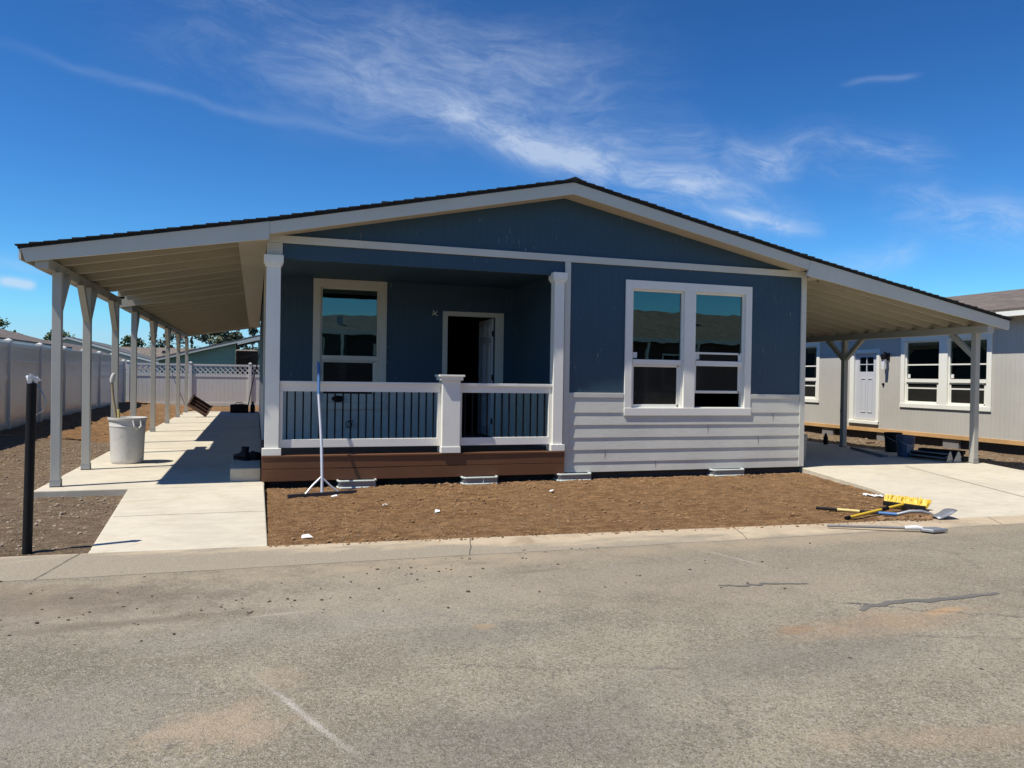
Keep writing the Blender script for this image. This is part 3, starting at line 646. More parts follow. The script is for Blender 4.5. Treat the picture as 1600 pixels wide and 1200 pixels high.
s = MB(); s.box(3.99, 0.06, -0.2, 8.10, 0.10, 0.01); s.box(-0.1, 0.12, -0.2, 3.99, 0.2, 0.015); s.build('skirting', M['foundation'], house)
# trims
s = MB()
s.box(-0.165, -0.028, 3.070, 8.145, 0.0, 3.168)                     # frieze band
s.build('frieze_band', M['trimgrey'], house, bevel=0.004)
s = MB(); s.box(3.942, -0.024, 0.025, 4.032, 0.0, 3.068); s.build('corner_trim', M['trimgrey'], house, bevel=0.004)
s = MB(); s.box(8.052, -0.024, 0.025, 8.148, 0.10, 3.068); s.build('corner_trim', M['trimgrey'], house, bevel=0.004)
for xa, xb in ((4.034, 4.914), (7.126, 8.050)): s = MB(); s.box(xa, -0.020, 1.112, xb, 0.0, 1.182); s.build('belt_trim', M['trimgrey'], house, bevel=0.004)
s = MB(); s.box(-0.165, -0.024, 2.905, 0.03, 0.06, 3.068); s.build('porch_corner_trim', M['trimgrey'], house, bevel=0.004)
s = MB(); s.box(0.032, 0.0, 2.868, 3.94, 0.10, 3.068); s.build('porch_beam', M['blue'], house, bevel=0.004)
# porch ceiling, porch walls, side walls, back, floors
s = MB(); s.box(-0.14, 0.10, 2.93, 4.0, 2.40, 2.97); s.build('porch_ceiling', M['blue'], house)
s = MB(); s.box(-0.14, 0.06, 2.868, -0.02, 2.40, 3.09); s.build('side_beam', M['trimgrey'], house)
s = MB()
PW = (0.66, 1.69, 0.93, 2.83); PD = (2.79, 3.63, 0.30, 2.42)
wall_panel(s, -0.13, 4.0, 1.15, 2.95, 2.40, 2.50, [(PW[0], PW[1], 1.15, PW[3]), (PD[0], PD[1], 1.15, PD[3])])
s.build('porch_wall', M['blue'], house, fix=False)
s = MB(); wall_panel(s, -0.13, 4.0, 0.2, 1.15, 2.42, 2.50, [(PW[0], PW[1], PW[2], 1.15), (PD[0], PD[1], 0.2, 1.15)]); s.build('porch_lower_wall', M['lap'], house, fix=False)
for xa, xb in ((-0.12, 2.715), (3.785, 4.0)): s = MB(); lap_courses(s, xa, xb, [(0.345, .526), (.526, .712), (.712, .892), (.892, 1.07), (1.07, 1.17)], 2.405, holes=[(0.60, 1.75, 0.92, 1.3)]); s.build('porch_lap_siding', M['lap'], house, fix=False)
s = MB(); s.box(4.0, 0.104, 1.15, 4.08, 2.40, 2.95); s.build('porch_side_wall', M['blueside'], house)
s = MB(); s.box(4.0, 0.104, 0.2, 4.08, 2.40, 1.148); s.build('porch_side_lower_wall', M['lap'], house)
s = MB(); s.box(-0.14, 2.505, 1.16, -0.04, HY1, 3.09); s.build('west_wall', M['blueside'], house)
s = MB(); s.box(-0.145, 2.505, -0.05, -0.045, HY1, 1.155); s.build('west_lower_wall', M['lap'], house)
s = MB(); s.box(-0.170, 2.40, 0.0, -0.05, 2.50, 3.065); s.build('porch_corner_trim', M['trimgrey'], house, bevel=0.004)
s = MB(); s.box(8.03, 0.104, -0.1, 8.12, HY1, 3.09); s.build('east_wall', M['blueside'], house)
s = MB(); s.box(-0.14, HY1 + .005, -0.1, 8.12, HY1 + .1, 3.09); s.prism([(-.13, 3.1), (8.12, 3.1), (8.12, zroof(8.12) - .1), (3.96, 4.08), (-.13, zroof(-.13) - .1)], HY1 + .01, HY1 + .09); s.build('rear_wall', M['blue'], house)
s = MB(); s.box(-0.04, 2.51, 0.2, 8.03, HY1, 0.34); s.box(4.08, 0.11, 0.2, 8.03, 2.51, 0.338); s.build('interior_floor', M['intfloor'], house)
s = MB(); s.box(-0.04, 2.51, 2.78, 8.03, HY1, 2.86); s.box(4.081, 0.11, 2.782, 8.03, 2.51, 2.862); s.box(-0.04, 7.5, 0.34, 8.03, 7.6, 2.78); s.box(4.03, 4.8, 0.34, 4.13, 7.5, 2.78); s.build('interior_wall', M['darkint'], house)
for q in ((.62, 3.30, .34, 1.22, 3.36, 2.3), (5.9, 2.2, .34, 6.0, 2.3, 2.6), (6.5, 2.9, .34, 6.58, 2.98, 2.6)): s = MB(); s.box(*q); s.build('interior_partition', M['intlight'], house)
# windows and doorway
window_unit(ID, house, 4.92, 7.12, 0.846, 2.868, [(5.035, 5.915, 0.975, 1.615, 2.74), (6.105, 7.005, 0.975, 1.615, 2.74)], raised=[(1, 0.215)], yo=0.0)
TP = lambda p: Vector((p.x, p.y + 2.40, p.z))
window_unit(TP, house, 0.584, 1.764, 0.823, 2.93, [(0.70, 1.64, 1.04, 1.625, 2.805)], sticker=False, frame_mat='trimgrey')
s = MB()
s.box(2.711, 2.375, 0.345, 2.795, 2.50, 2.492); s.box(3.640, 2.375, 0.345, 3.79, 2.50, 2.492) ; s.box(2.795, 2.375, 2.415, 3.64, 2.50, 2.492)
dr = s.build('doorway', M['trimgrey'], house, bevel=0.004)
s = MB()       # six-panel leaf, swung inward on its right-hand hinges
LX = 3.60; a0, a1 = 2.47, 3.29
s.box(LX, a0, 0.36, LX + 0.035, a1, 2.40)
for (ya, yb, za, zb) in ((.10, .37, 2.08, 2.30), (.45, .72, 2.08, 2.30), (.10, .37, 1.20, 1.98), (.45, .72, 1.20, 1.98), (.10, .37, .50, 1.08), (.45, .72, .50, 1.08)):
    s.box(LX - 0.012, a0 + ya, za, LX, a0 + ya + .03, zb); s.box(LX - 0.012, a0 + yb - .03, za, LX, a0 + yb, zb)
    s.box(LX - 0.012, a0 + ya + .03, za, LX, a0 + yb - .03, za + .03); s.box(LX - 0.012, a0 + ya + .03, zb - .03, LX, a0 + yb - .03, zb)
    s.box(LX - 0.009, a0 + ya + .06, za + .06, LX, a0 + yb - .06, zb - .06)
s.build('door_leaf', M['doorp'], dr, bevel=0.004, label='white panelled front door swung open')
for z in (0.62, 1.38, 2.14):
    s = MB(); s.box(3.605, 2.452, z - .05, 3.645, 2.468, z + .05); s.build('hinge', M['black'], dr)
s = MB(); s.lathe([(0.0, 0), (0.02, 0), (0.012, .02), (0.028, .04), (0.028, .055), (0, .065)], 14)
kb = s
k2 = MB(); k2.add([(LX - p.z, 3.22 + p.x, 1.35 + p.y) for p in kb.v], kb.f); k2.build('door_knob', M['black'], dr, smooth=True)
# bare junction for the porch light, hose bib
s = MB()
for a_ in (0.4, 1.9, 3.4, 5.2):
    s.tube([(2.565, 2.398, 2.445), (2.565 + .03 * math.cos(a_), 2.36, 2.445 + .03 * math.sin(a_)), (2.565 + .055 * math.cos(a_ + .4), 2.345, 2.445 + .055 * math.sin(a_ + .4))], [0.010, .009, .008], 6)
s.lathe([(0, 0), (.03, 0), (.03, .01), (0, .01)], 10, (2.565, 2.395, 2.445)); s.build('light_wiring', M['paper'], house)
s = MB(); s.tube([(1.19, 2.40, .60), (1.19, 2.33, .60), (1.19, 2.30, .565), (1.19, 2.295, .535)], 0.014, 8); s.tube([(1.15, 2.33, .64), (1.23, 2.33, .64)], .010, 8); s.tube([(1.19, 2.33, .60), (1.19, 2.33, .64)], .008, 8)
for k in range(10): s.tube([(1.165 + .05 * math.cos(k * PI / 5), 2.35, .585 + .05 * math.sin(k * PI / 5)), (1.165 + .05 * math.cos((k + 1) * PI / 5), 2.35, .585 + .05 * math.sin((k + 1) * PI / 5))], .006, 5)
s.build('hose_bib', M['black'], house)
s = MB(); s.lathe([(0.0, 0), (.055, .004), (.066, .02), (.060, .042), (.038, .056), (0, .058)], 16, (0.985, 2.335, 0.0)); q0 = [Vector((p.x, p.y, p.z)) for p in s.v]
s.v = [Vector((.985 + (p.x - .985) * 1.5, 2.372 + (p.z * .9) - .055, 1.0 + (p.y - 2.335) * .8)) for p in q0]; s.build('sill_black_object', M['black'], house, smooth=True)  # small unidentified black object lying on the porch window sill
# porch deck
s = MB(); s.box(-0.19, 0.0, 0.315, 3.94, 2.42, 0.342); dk = s.build('porch_deck', M['deckwood'], house)
for z0, z1 in ((0.018, 0.172), (0.178, 0.318)):
    s = MB(); n = 12
    for i in range(n):
        xa = -0.19 + 4.13 * i / n; xb = -0.19 + 4.13 * (i + 1) / n
        da = 0.006 * noise.noise(Vector((xa, z0 * 30, 2))); db = 0.006 * noise.noise(Vector((xb, z0 * 30, 2)))
        s.quad((xa, -.105 + da, z0), (xb, -.105 + db, z0), (xb, -.105 + db, z1), (xa, -.105 + da, z1)); s.quad((xa, -.105 + da, z1), (xb, -.105 + db, z1), (xb, -.08, z1), (xa, -.08, z1))
        s.quad((xa, -.08, z0), (xa, -.08, z1), (xb, -.08, z1), (xb, -.08, z0)); s.quad((xa, -.105 + da, z0), (xa, -.08, z0), (xb, -.08, z0), (xb, -.105 + db, z0))
    s.quad((-.19, -.105, z0), (-.19, -.105, z1), (-.19, -.08, z1), (-.19, -.08, z0))
    s.build('fascia_board', M['deckwood'], dk, fix=False)
s = MB(); s.box(-0.195, -0.115, 0.320, 3.94, -0.004, 0.344); s.build('deck_edge_board', M['deckwood'], dk, bevel=.003)
s = MB(); s.box(-0.195, 0.0, 0.02, -0.17, 2.4, 0.31); s.build('fascia_board', M['deckwood'], dk)
# columns with capital and base
def column(x0, x1, y0, y1):
    s = MB(); s.box(x0, y0, 0.345, x1, y1, 2.90); c = s.build('porch_column', M['white'], house, bevel=0.004)
    s = MB(); s.box(x0 - .032, y0 - .032, 2.800, x1 + .032, y1 + .03, 2.902); s.box(x0 - .018, y0 - .018, 2.765, x1 + .018, y1 + .018, 2.802); s.build('capital', M['white'], c, bevel=0.004)
    s = MB(); s.box(x0 - .03, y0 - .025, 0.346, x1 + .03, y1 + .02, 0.438); s.build('base_block', M['white'], c, bevel=0.004)
    return c
column(-0.165, 0.010, -0.075, 0.075); column(3.765, 3.915, -0.075, 0.075)
# railing
RY = 0.0
s = MB(); s.box(2.135, -0.12, .345, 2.385, 0.12, 1.335); nw = s.build('newel_post', M['white'], house, bevel=0.004)
s = MB(); s.box(2.105, -0.15, 1.335, 2.415, .15, 1.385); s.box(2.085, -.17, 1.385, 2.435, .17, 1.412); s.build('post_cap', M['white'], nw, bevel=0.004)
s = MB(); s.box(2.125, -0.13, .346, 2.395, 0.13, .43); s.build('base_block', M['white'], nw, bevel=0.004)
for (xa, xb) in ((0.012, 2.133), (2.387, 3.763)):
    s = MB(); s.box(xa, -0.045, 1.262, xb, 0.075, 1.300); s.box(xa + .002, -0.022, 1.168, xb - .002, .045, 1.264); rl = s.build('railing', M['white'], house, bevel=0.003)
    s = MB(); s.box(xa, -0.030, 0.438, xb, .045, 0.545); s.build('bottom_rail', M['white'], rl, bevel=0.003)
    for xq in (xa, xb - .045): s = MB(); s.box(xq, -0.030, 0.546, xq + .045, .04, 1.167); s.build('end_stile', M['white'], rl, bevel=0.003)
    n = int(round((xb - xa - .09) / 0.104)); bs = (xb - xa - .09) / n
    for i in range(n - 1 if False else n):
        x = xa + .045 + bs * (i + .5); s = MB(); s.box(x - .0095, -.004, .540, x + .0095, .016, 1.172); s.build('baluster', M['black'], rl)
# second railing seen side-on along the porch's right wall is the house wall itself; roof next
def roof_side(xa, za, xb, zb, y0, y1, parent, thick=0.03, name='roof', mat='shingle'):
    """roof plane from (xa,za) high to (xb,zb) low: sheathing plus lapped shingle courses with a ragged rake edge"""
    s = MB(); d = Vector((xb - xa, 0, zb - za)); L = d.length; d.normalize(); nrm = Vector((-d.z, 0, d.x));
    if nrm.z < 0: nrm = -nrm
    A = Vector((xa, 0, za))
    def P(t, h, y): q = A + d * t + nrm * h; return (q.x, y, q.z)
    s.add([P(0, 0, y0), P(L, 0, y0), P(L, thick, y0), P(0, thick, y0), P(0, 0, y1), P(L, 0, y1), P(L, thick, y1), P(0, thick, y1)], [(0, 1, 2, 3), (7, 6, 5, 4), (0, 4, 5, 1), (1, 5, 6, 2), (2, 6, 7, 3), (3, 7, 4, 0)])
    n = int(L / 0.142); st = L / n
    for i in range(n):
        t0, t1 = i * st, (i + 1) * st + .012; f = y0 - 0.040 - random.uniform(0, .014); h1 = thick + random.uniform(.014, .021) + (0.012 if random.random() < .06 else 0)
        s.add([P(t0, thick + .001, f), P(t1, thick + .001, f), P(t1, h1, f), P(t0, thick + .005, f), P(t0, thick + .001, y1), P(t1, thick + .001, y1), P(t1, h1, y1), P(t0, thick + .005, y1)], [(0, 1, 2, 3), (7, 6, 5, 4), (0, 4, 5, 1), (1, 5, 6, 2), (2, 6, 7, 3), (3, 7, 4, 0)])
    return s.build(name, M[mat], parent)
RF, RB = -0.34, 19.15
roof_side(3.925, 4.138, -0.14, 3.277, RF - .012, RB, house); roof_side(3.925, 4.138, 7.96, 3.292, RF - .012, RB, house)
s = MB(); s.prism([(3.925, 4.138), (3.785, 4.155), (3.925, 4.205), (4.065, 4.155)], RF - .05, RB); s.build('ridge_cap', M['shingle'], house)
for xa, za, xb, zb in ((3.925, 4.136, -0.138, 3.273), (3.925, 4.136, 7.96, 3.290)):
    s = MB(); s.prism([(xa, za), (xb, zb), (xb, zb - .152), (xa, za - .165)], RF, RF + .025); s.build('rake_fascia', M['fascia'], house, bevel=0.003)
    s = MB(); s.prism([(xa, za - .135), (xb, zb - .125), (xb, zb - .140), (xa, za - .150)], RF + .027, 0.009); s.build('rake_soffit', M['cream'], house)
# boxed side eaves
for x0, x1, k in ((-0.50, -0.166, -1), (8.15, 8.47, 1)):
    s = MB(); s.box(x0, RF + .03, 3.068, x1, RB, 3.082); s.build('eave_soffit', M['cream'], house)
    xf = x0 if k < 0 else x1
    s = MB(); s.box(xf - .012 if k < 0 else xf - .01, RF + .03, 3.066, xf + .01 if k < 0 else xf + .012, RB, 3.20); s.build('eave_fascia', M['cream'], house)
# roof underside sheet so the attic stays dark
# crawl-space vents, half sunk at the foot of the wall
def vent(x0, x1, div, y=-0.06):
    s = MB(); d = 0.16; h0, h1 = -0.075, 0.012
    for z in (h1, h0):
        s.tube([(x0, y + .10, z), (x0, y - d + .08, z), (x0 + .03, y - d + .03, z), (x1 - .03, y - d + .03, z), (x1, y - d + .08, z), (x1, y + .10, z)], 0.013, 8)
    if div: s.tube([(x0 + (x1 - x0) * .56, y - d + .03, h0 - .03), (x0 + (x1 - x0) * .56, y - d + .03, h1)], .008, 6)
    vt = s.build('foundation_vent', M['ventpl'], house, smooth=True)
    s = MB(); s.box(x0 + .008, y - d + .045, -0.11, x1 - .008, y + .1, h1 - .012); s.build('vent_well', M['steel'], vt)
vent(.75, 1.24, False, -.10); vent(2.42, 2.915, True, -.10); vent(3.84, 4.36, False, -.02); vent(6.41, 6.97, False, .0)

# ------------------------------------------------------------------ carports
def knee(s, x, y, z, dy, w=0.085, run=0.42, drop=0.46): s.bar((x, y + dy * 0.03, z - drop), (x, y + dy * run, z + .02), w, 0.085, (1, 0, 0))
def carport_post(parent, x0, x1, y, ztop, braces, mat, run=.42, drop=.46):
    s = MB(); s.box(x0, y - .05, 0.012, x1, y + .05, ztop); p = s.build('post', M[mat], parent, bevel=0.004)
    for dy in braces:
        s = MB(); xm = (x0 + x1) / 2; yy = y + dy * .05; s.bar((xm, yy - dy * .02, ztop - drop), (xm, yy + dy * run, ztop + .01), .08, .085, (0, dy, .9)); s.build('brace', M[mat], p)
    s = MB(); s.box(x0 - .006, y - .057, 0.0, x1 + .006, y - .0502, .085); s.box(x0 - .006, y + .0502, 0, x1 + .006, y + .057, .085); s.box(x0 - .006, y - .057, .0, x1 + .006, y + .057, .011); s.build('post_base', M['galv'], p)
    return p
cpl = thing('carport', 'long cream carport with eight posts along the left side of the blue house', 'carport', (-2.58, 0.0, 0.0), 'carports beside the blue house')
XL = -2.81
def zl(x): return 2.762 + 0.1925 * (x - XL)                            # roof line of the left carport
roof_side(-0.14, zl(-0.14), XL - .03, zl(XL - .03), RF - .012, 4.25, cpl)
roof_side(-0.14, zl(-0.14), -2.56, zl(-2.56), 4.252, 6.018, cpl)          # the eave is cut back between the two lengths
roof_side(-0.14, zl(-0.14), XL - .03, zl(XL - .03), 6.02, RB + .1, cpl)
s = MB(); s.prism([(-0.14, 3.276), (XL, 2.762), (XL + .045, 2.613), (-0.138, 3.055)], RF - .006, RF + .022); s.build('rake_fascia', M['fascia'], cpl, bevel=0.003)
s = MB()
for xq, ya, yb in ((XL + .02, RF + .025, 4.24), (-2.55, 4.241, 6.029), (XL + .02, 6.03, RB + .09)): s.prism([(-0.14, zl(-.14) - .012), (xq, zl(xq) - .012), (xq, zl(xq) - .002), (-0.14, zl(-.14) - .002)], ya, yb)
s.build('ceiling', M['shaded_ceiling'], cpl)
for ya, yb in ((RF, 4.25), (6.02, RB + .09)): s = MB(); s.box(XL - .022, ya, 2.635, XL, yb, 2.757); s.build('eave_board', M['fascia'], cpl)
s = MB(); s.box(-2.684, RF + .045, 2.556, -2.545, 4.80, 2.680); s.box(-2.684, 6.04, 2.556, -2.545, 19.1, 2.680); s.build('beam', M['post'], cpl, bevel=0.004)
yy = [0.42 + .8 * i for i in range(5)] + [4.45, 5.2] + [6.75 + .8 * i for i in range(16)]
for y in yy:
    s = MB(); xq = -2.552 if 4.2 < y < 6 else XL + .03; s.prism([(xq, zl(xq) - .014), (-0.515, zl(-.515) - .014), (-0.515, zl(-.515) - .145), (-2.495, 2.683), (xq, 2.681 if xq > -2.6 else 2.66)], y - .02, y + .02); s.build('rafter', M['cream'], cpl)
s = MB(); s.prism([(-2.78, zl(-2.78) - .014), (-0.515, zl(-.515) - .014), (-0.515, 3.01), (-2.78, 2.60)], 5.975, 6.015); s.build('middle_fascia', M['cream'], cpl)
s = MB(); s.prism([(XL, zl(XL) - .005), (-0.14, zl(-.14) - .005), (-0.14, 3.06), (XL + .045, 2.618)], RB + .06, RB + .085); s.build('rear_fascia', M['fascia'], cpl)
for y, br in ((.09, (1,)), (1.82, (-1, 1)), (4.12, (-1,)), (6.24, (1,)), (9.26, (-1, 1)), (12.35, (-1, 1)), (15.37, (-1, 1)), (18.45, (-1,))):
    carport_post(cpl, -2.632 + .05, -2.482, y, 2.556, br, 'post')
cpr = thing('carport.001', 'short open carport on the right side of the blue house over the driveway slab', 'carport', (11.73, 0.0, 0.0), 'carports beside the blue house')
XR = 12.13
def zr(x): return 2.507 + 0.1885 * (XR - x)
roof_side(7.96, zr(7.96), XR + .03, zr(XR + .03), RF - .012, 10.0, cpr)
s = MB(); s.prism([(7.96, 3.293), (XR, 2.507), (XR, 2.342), (7.88, 3.053)], RF - .006, RF + .022); s.build('rake_fascia', M['fascia'], cpr, bevel=0.003)
s = MB(); s.prism([(7.98, zr(7.98) - .012), (XR - .02, zr(XR - .02) - .012), (XR - .02, zr(XR - .02) - .002), (7.98, zr(7.98) - .002)], RF + .025, 9.95); s.build('ceiling', M['shaded_ceiling'], cpr)
s = MB(); s.box(XR, RF, 2.375, XR + .022, 9.95, 2.506); s.build('eave_board', M['fascia'], cpr)
s = MB(); s.box(11.69, RF + .03, 2.290, 11.83, 9.9, 2.418); s.build('beam', M['post'], cpr, bevel=0.004)
for i in range(23):
    y = .12 + .41 * i
    s = MB(); s.prism([(8.485, zr(8.485) - .014), (XR - .03, zr(XR - .03) - .014), (XR - .03, 2.40), (11.76, 2.421), (8.485, zr(8.485) - .165)], y - .02, y + .02); s.build('rafter', M['cream'], cpr)
for y, br in ((-.02, (1,)), (3.17, (-1, 1)), (6.35, (-1, 1)), (9.5, (-1,))): carport_post(cpr, 11.71, 11.81, y, 2.29, br, 'post', .46, .40)

# ------------------------------------------------------------------ concrete step and boots
s = MB(); s.box(-0.575, 0.10, -0.05, -0.205, 1.75, 0.17); tag(s.build('concrete_step', M['conc'], bevel=0.012), 'low concrete step at the left end of the brown porch deck', 'step')
def boot(x, y, z, rot, label, lying):
    t = thing('work_boot', label, 'boot', (x, y, z), 'black boots left on the step', (0.0, 0.0, rot))
    up = MB()
    if lying:
        secs = [(-.10, .045, .045), (-.06, .052, .052), (0, .05, .052), (.06, .052, .050), (.11, .050, .045), (.17, .045, .040), (.19, .03, .03)]
        P = []
        for k, (xx, ry, rz) in enumerate(secs): P.append([(xx, ry * math.cos(a * PI / 6), .052 + rz * math.sin(a * PI / 6)) for a in range(12)])
        vs = [q for p in P for q in p]; fs = [[i * 12 + a, i * 12 + (a + 1) % 12, (i + 1) * 12 + (a + 1) % 12, (i + 1) * 12 + a] for i in range(len(P) - 1) for a in range(12)] + [list(range(11, -1, -1)), list(range(len(vs) - 12, len(vs)))]
        up.add(vs, fs); up.tube([(.0, 0, .06), (-.02, .06, .075), (-.05, .12, .07), (-.06, .16, .06)], [.05, .052, .052, .05], 12)
    else:
        secs = [(-.115, .030, .06), (-.09, .04, .085), (-.05, .043, .12), (0, .044, .115), (.05, .047, .08), (.11, .05, .062), (.16, .045, .052), (.185, .025, .035)]
        P = []
        for xx, ry, h in secs: P.append([(xx, ry * math.cos(a * PI / 6), .022 + max(0, h * (.5 + .5 * math.sin(a * PI / 6)))) for a in range(12)])
        vs = [q for p in P for q in p]; fs = [[i * 12 + a, i * 12 + (a + 1) % 12, (i + 1) * 12 + (a + 1) % 12, (i + 1) * 12 + a] for i in range(len(P) - 1) for a in range(12)] + [list(range(11, -1, -1)), list(range(len(vs) - 12, len(vs)))]
        up.add(vs, fs); up.tube([(-.055, 0, .10), (-.06, 0, .15), (-.062, 0, .19)], [.05, .05, .052], 12)
    up.build('upper', M['rubber'], t, smooth=True, local=True)
    so = MB(); so.prism([(-.12, -.03), (-.09, -.042), (.05, -.045), (.13, -.05), (.18, -.03), (.19, 0), (.18, .03), (.13, .05), (.05, .045), (-.09, .042), (-.12, .03)], 0.0, .024, 'Z'); so.build('sole', M['blackpl'], t, local=True)
boot(-0.44, 1.10, 0.171, 2.2, 'black work boot at the outer edge of the concrete step', False)
boot(-0.30, 1.18, 0.171, 2.75, 'black work boot lying nearest the white porch column', True)

# ------------------------------------------------------------------ white fences
def fence_run(root, p0, dirv, nrm, n, step, zg, ztop, lattice, panel_label=None):
    """vinyl privacy panels between capped posts, along dirv from p0"""
    p0 = Vector(p0); d = Vector(dirv); nn = Vector(nrm)
    def B(s, a, c, off, w, z0, z1):
        q = [p0 + d * a + nn * (off - w), p0 + d * c + nn * (off - w), p0 + d * c + nn * (off + w), p0 + d * a + nn * (off + w)]
        s.add([(v_.x, v_.y, z0) for v_ in q] + [(v_.x, v_.y, z1) for v_ in q], [(0, 3, 2, 1), (4, 5, 6, 7), (0, 1, 5, 4), (1, 2, 6, 5), (2, 3, 7, 6), (3, 0, 4, 7)])
    for i in range(n + 1):
        s = MB(); zz = ztop(i); g0 = zg(i); B(s, i * step - .064, i * step + .064, 0, .064, g0 - .1, zz + .03); po = s.build('post', M['vinyl'], root, bevel=.006)
        s = MB(); B(s, i * step - .078, i * step + .078, 0, .078, zz + .03, zz + .06); q = p0 + d * (i * step)
        s.add([(q.x - .07, q.y - .07, zz + .06), (q.x + .07, q.y - .07, zz + .06), (q.x + .07, q.y + .07, zz + .06), (q.x - .07, q.y + .07, zz + .06), (q.x, q.y, zz + .10)], [(0, 1, 4), (1, 2, 4), (2, 3, 4), (3, 0, 4), (3, 2, 1, 0)])
        s.build('post_cap', M['vinyl'], po)
    for i in range(n):
        a, c = i * step + .065, (i + 1) * step - .065; zt = min(ztop(i), ztop(i + 1)); z0 = max(zg(i), zg(i + 1)) + .04
        s = MB()
        B(s, a, c, 0, .026, z0, z0 + .14)
        top_pan = zt - .42 if lattice else zt - .05
        k = int((c - a) / .15); w = (c - a) / k
        for j in range(k): B(s, a + j * w + .004, a + (j + 1) * w - .004, 0, .011, z0 + .10, top_pan)
        B(s, a, c, 0, .006, z0 + .10, top_pan)
        if lattice:
            B(s, a, c, 0, .026, zt - .53, zt - .42); B(s, a, c, 0, .024, zt - .075, zt)
            m = int((c - a) / .085)
            zb, zc = zt - .42, zt - .075; h = zc - zb
            for sg in (1, -1):
                x = -h
                while x < (c - a):
                    x0_, x1_ = x, x + h; t0 = max(0, -x0_ / h); t1 = min(1, (c - a - x0_) / h)
                    if t1 > t0 + .02:
                        za, ze = (zb + h * t0, zb + h * t1) if sg > 0 else (zc - h * t0, zc - h * t1)
                        A_ = p0 + d * (a + x0_ + h * t0) + nn * (.006 * sg); E_ = p0 + d * (a + x0_ + h * t1) + nn * (.006 * sg)
                        s.bar((A_.x, A_.y, za), (E_.x, E_.y, ze), .010, .042, nn.cross(Vector((E_.x - A_.x, E_.y - A_.y, ze - za))))
                    x += .197
        else:
            B(s, a, c, 0, .027, zt - .09, zt); B(s, a, c, 0, .022, zt - .42, zt - .36); B(s, a, c, 0, .026, zt - .80, zt - .69)
        s.build('fence_panel', M['vinyl'], root, bevel=.003 if not lattice else 0)
fl = thing('vinyl_fence', 'glossy white vinyl privacy fence along the left gravel yard, in its own shade', 'fence', (-5.3, 12.0, 0.0))
fence_run(fl, (-5.3, 1.1, 0), (0, 1, 0), (1, 0, 0), 9, 2.53, lambda i: 0.06 if i < 8 else 0.0, lambda i: 1.96 if i < 9 else 1.76, False)
fb = thing('vinyl_fence.001', 'white vinyl fence with lattice top closing the back of the yard', 'fence', (0.0, 24.55, 0.0))
fence_run(fb, (-5.22, 24.55, 0), (1, 0, 0), (0, 1, 0), 6, 2.36, lambda i: -0.06, lambda i: 1.74, True)
s = MB(); s.tube([(-3.55, 24.40, 1.28), (-3.02, 24.36, -0.03)], .018, 6); s.build('fence_prop', M['steel'], fb)

# ------------------------------------------------------------------ neighbouring grey house on the right
nh = thing('neighbour_house', 'greige house to the right with white windows and a bare wood sill board', 'house', (14.0, 6.0, 0.0))
NX = 14.0
TN = lambda p: Vector((NX + p.y, 10.0 - p.x, p.z))               # local x runs towards the street
s = MB(); wall_panel(s, -2.0, 17.0, 0.29, 2.84, 0.0, 0.1, [(8.43 - 2.23, 8.43 - .05 + .0, .9, 2.40), (2.6, 3.30, .9, 2.40), (4.06, 5.00 + .0, 0.45, 2.14)]) if False else None
def nwall():
    w = MB(TN)
    wall_panel(w, -2.0, 17.0, 0.29, 2.84, 0.0, 0.1, [(6.20, 8.42, 0.90, 2.40), (1.6, 3.31, 0.90, 2.40), (4.65, 5.45, 0.50, 2.13)])
    return w
nwall().build('side_wall', M['beige'], nh, fix=False)
s = MB(); s.box(14.1, -7.0, .29, 22.0, -6.9, 2.84); s.build('front_wall', M['beige'], nh)
s = MB(); s.box(14.1, 11.9, .29, 22.0, 12.0, 2.84); s.build('rear_wall', M['beige'], nh)
s = MB(); s.box(21.9, -6.9, .29, 22.0, 11.9, 2.84); s.build('far_wall', M['beige'], nh)
s = MB(); s.box(13.985, -7.02, 0.20, 14.12, 12.0, 0.29); s.box(14.12, -7.02, .2, 22, -6.9, .29); s.build('sill_board', M['wood'], nh, bevel=.004)
s = MB(); s.box(14.10, -6.9, -.2, 14.2, 12.0, 0.2); s.build('foundation', M['foundation'], nh)
for i in range(7):
    s = MB(); yq = -1.5 + i * 1.9; s.box(14.03, yq, -.15, 14.098, yq + .4, .19); s.build('foundation_block', M['greywood'], nh)
window_unit(TN, nh, 6.14, 8.48, 0.835, 2.45, [(6.25, 7.20, .945, 1.42, 2.35), (7.42, 8.37, .945, 1.42, 2.35)], sill=.095, raised=[], yo=0.0, frame_mat='white')
window_unit(TN, nh, 1.55, 3.40, 0.835, 2.45, [(1.66, 2.40, .945, 1.42, 2.35), (2.55, 3.29, .945, 1.42, 2.35)], sill=.095, sticker=False, frame_mat='white')
s = MB(TN)
for za in (1.80,):
    for xa, xb in ((6.28, 7.17), (7.45, 8.34)): s.box(xa, .042, za, xb, .062, za + .03)
    s.box(2.58, .042, za, 3.26, .062, za + .03)
for xa, xb in ((6.28, 7.17), (7.45, 8.34), (2.58, 3.26)): s.box(xa, .044, 1.27, xb, .063, 1.30)
s.build('window_bar', M['white'], nh)
s = MB(TN); s.box(4.52, -.022, .40, 4.66, .1, 2.20); s.box(5.40, -.022, .40, 5.49, .1, 2.20); s.box(4.66, -.022, 2.11, 5.40, .1, 2.20); s.box(4.52, -.05, .38, 5.49, .1, .455); ndr = s.build('side_door', M['white'], nh, bevel=.004)
s = MB(TN); s.box(4.66, .03, .46, 5.40, .07, 1.66); s.box(4.66, .03, 2.02, 5.40, .07, 2.11); s.box(4.66, .03, 1.66, 4.80, .07, 2.02); s.box(5.26, .03, 1.66, 5.40, .07, 2.02)
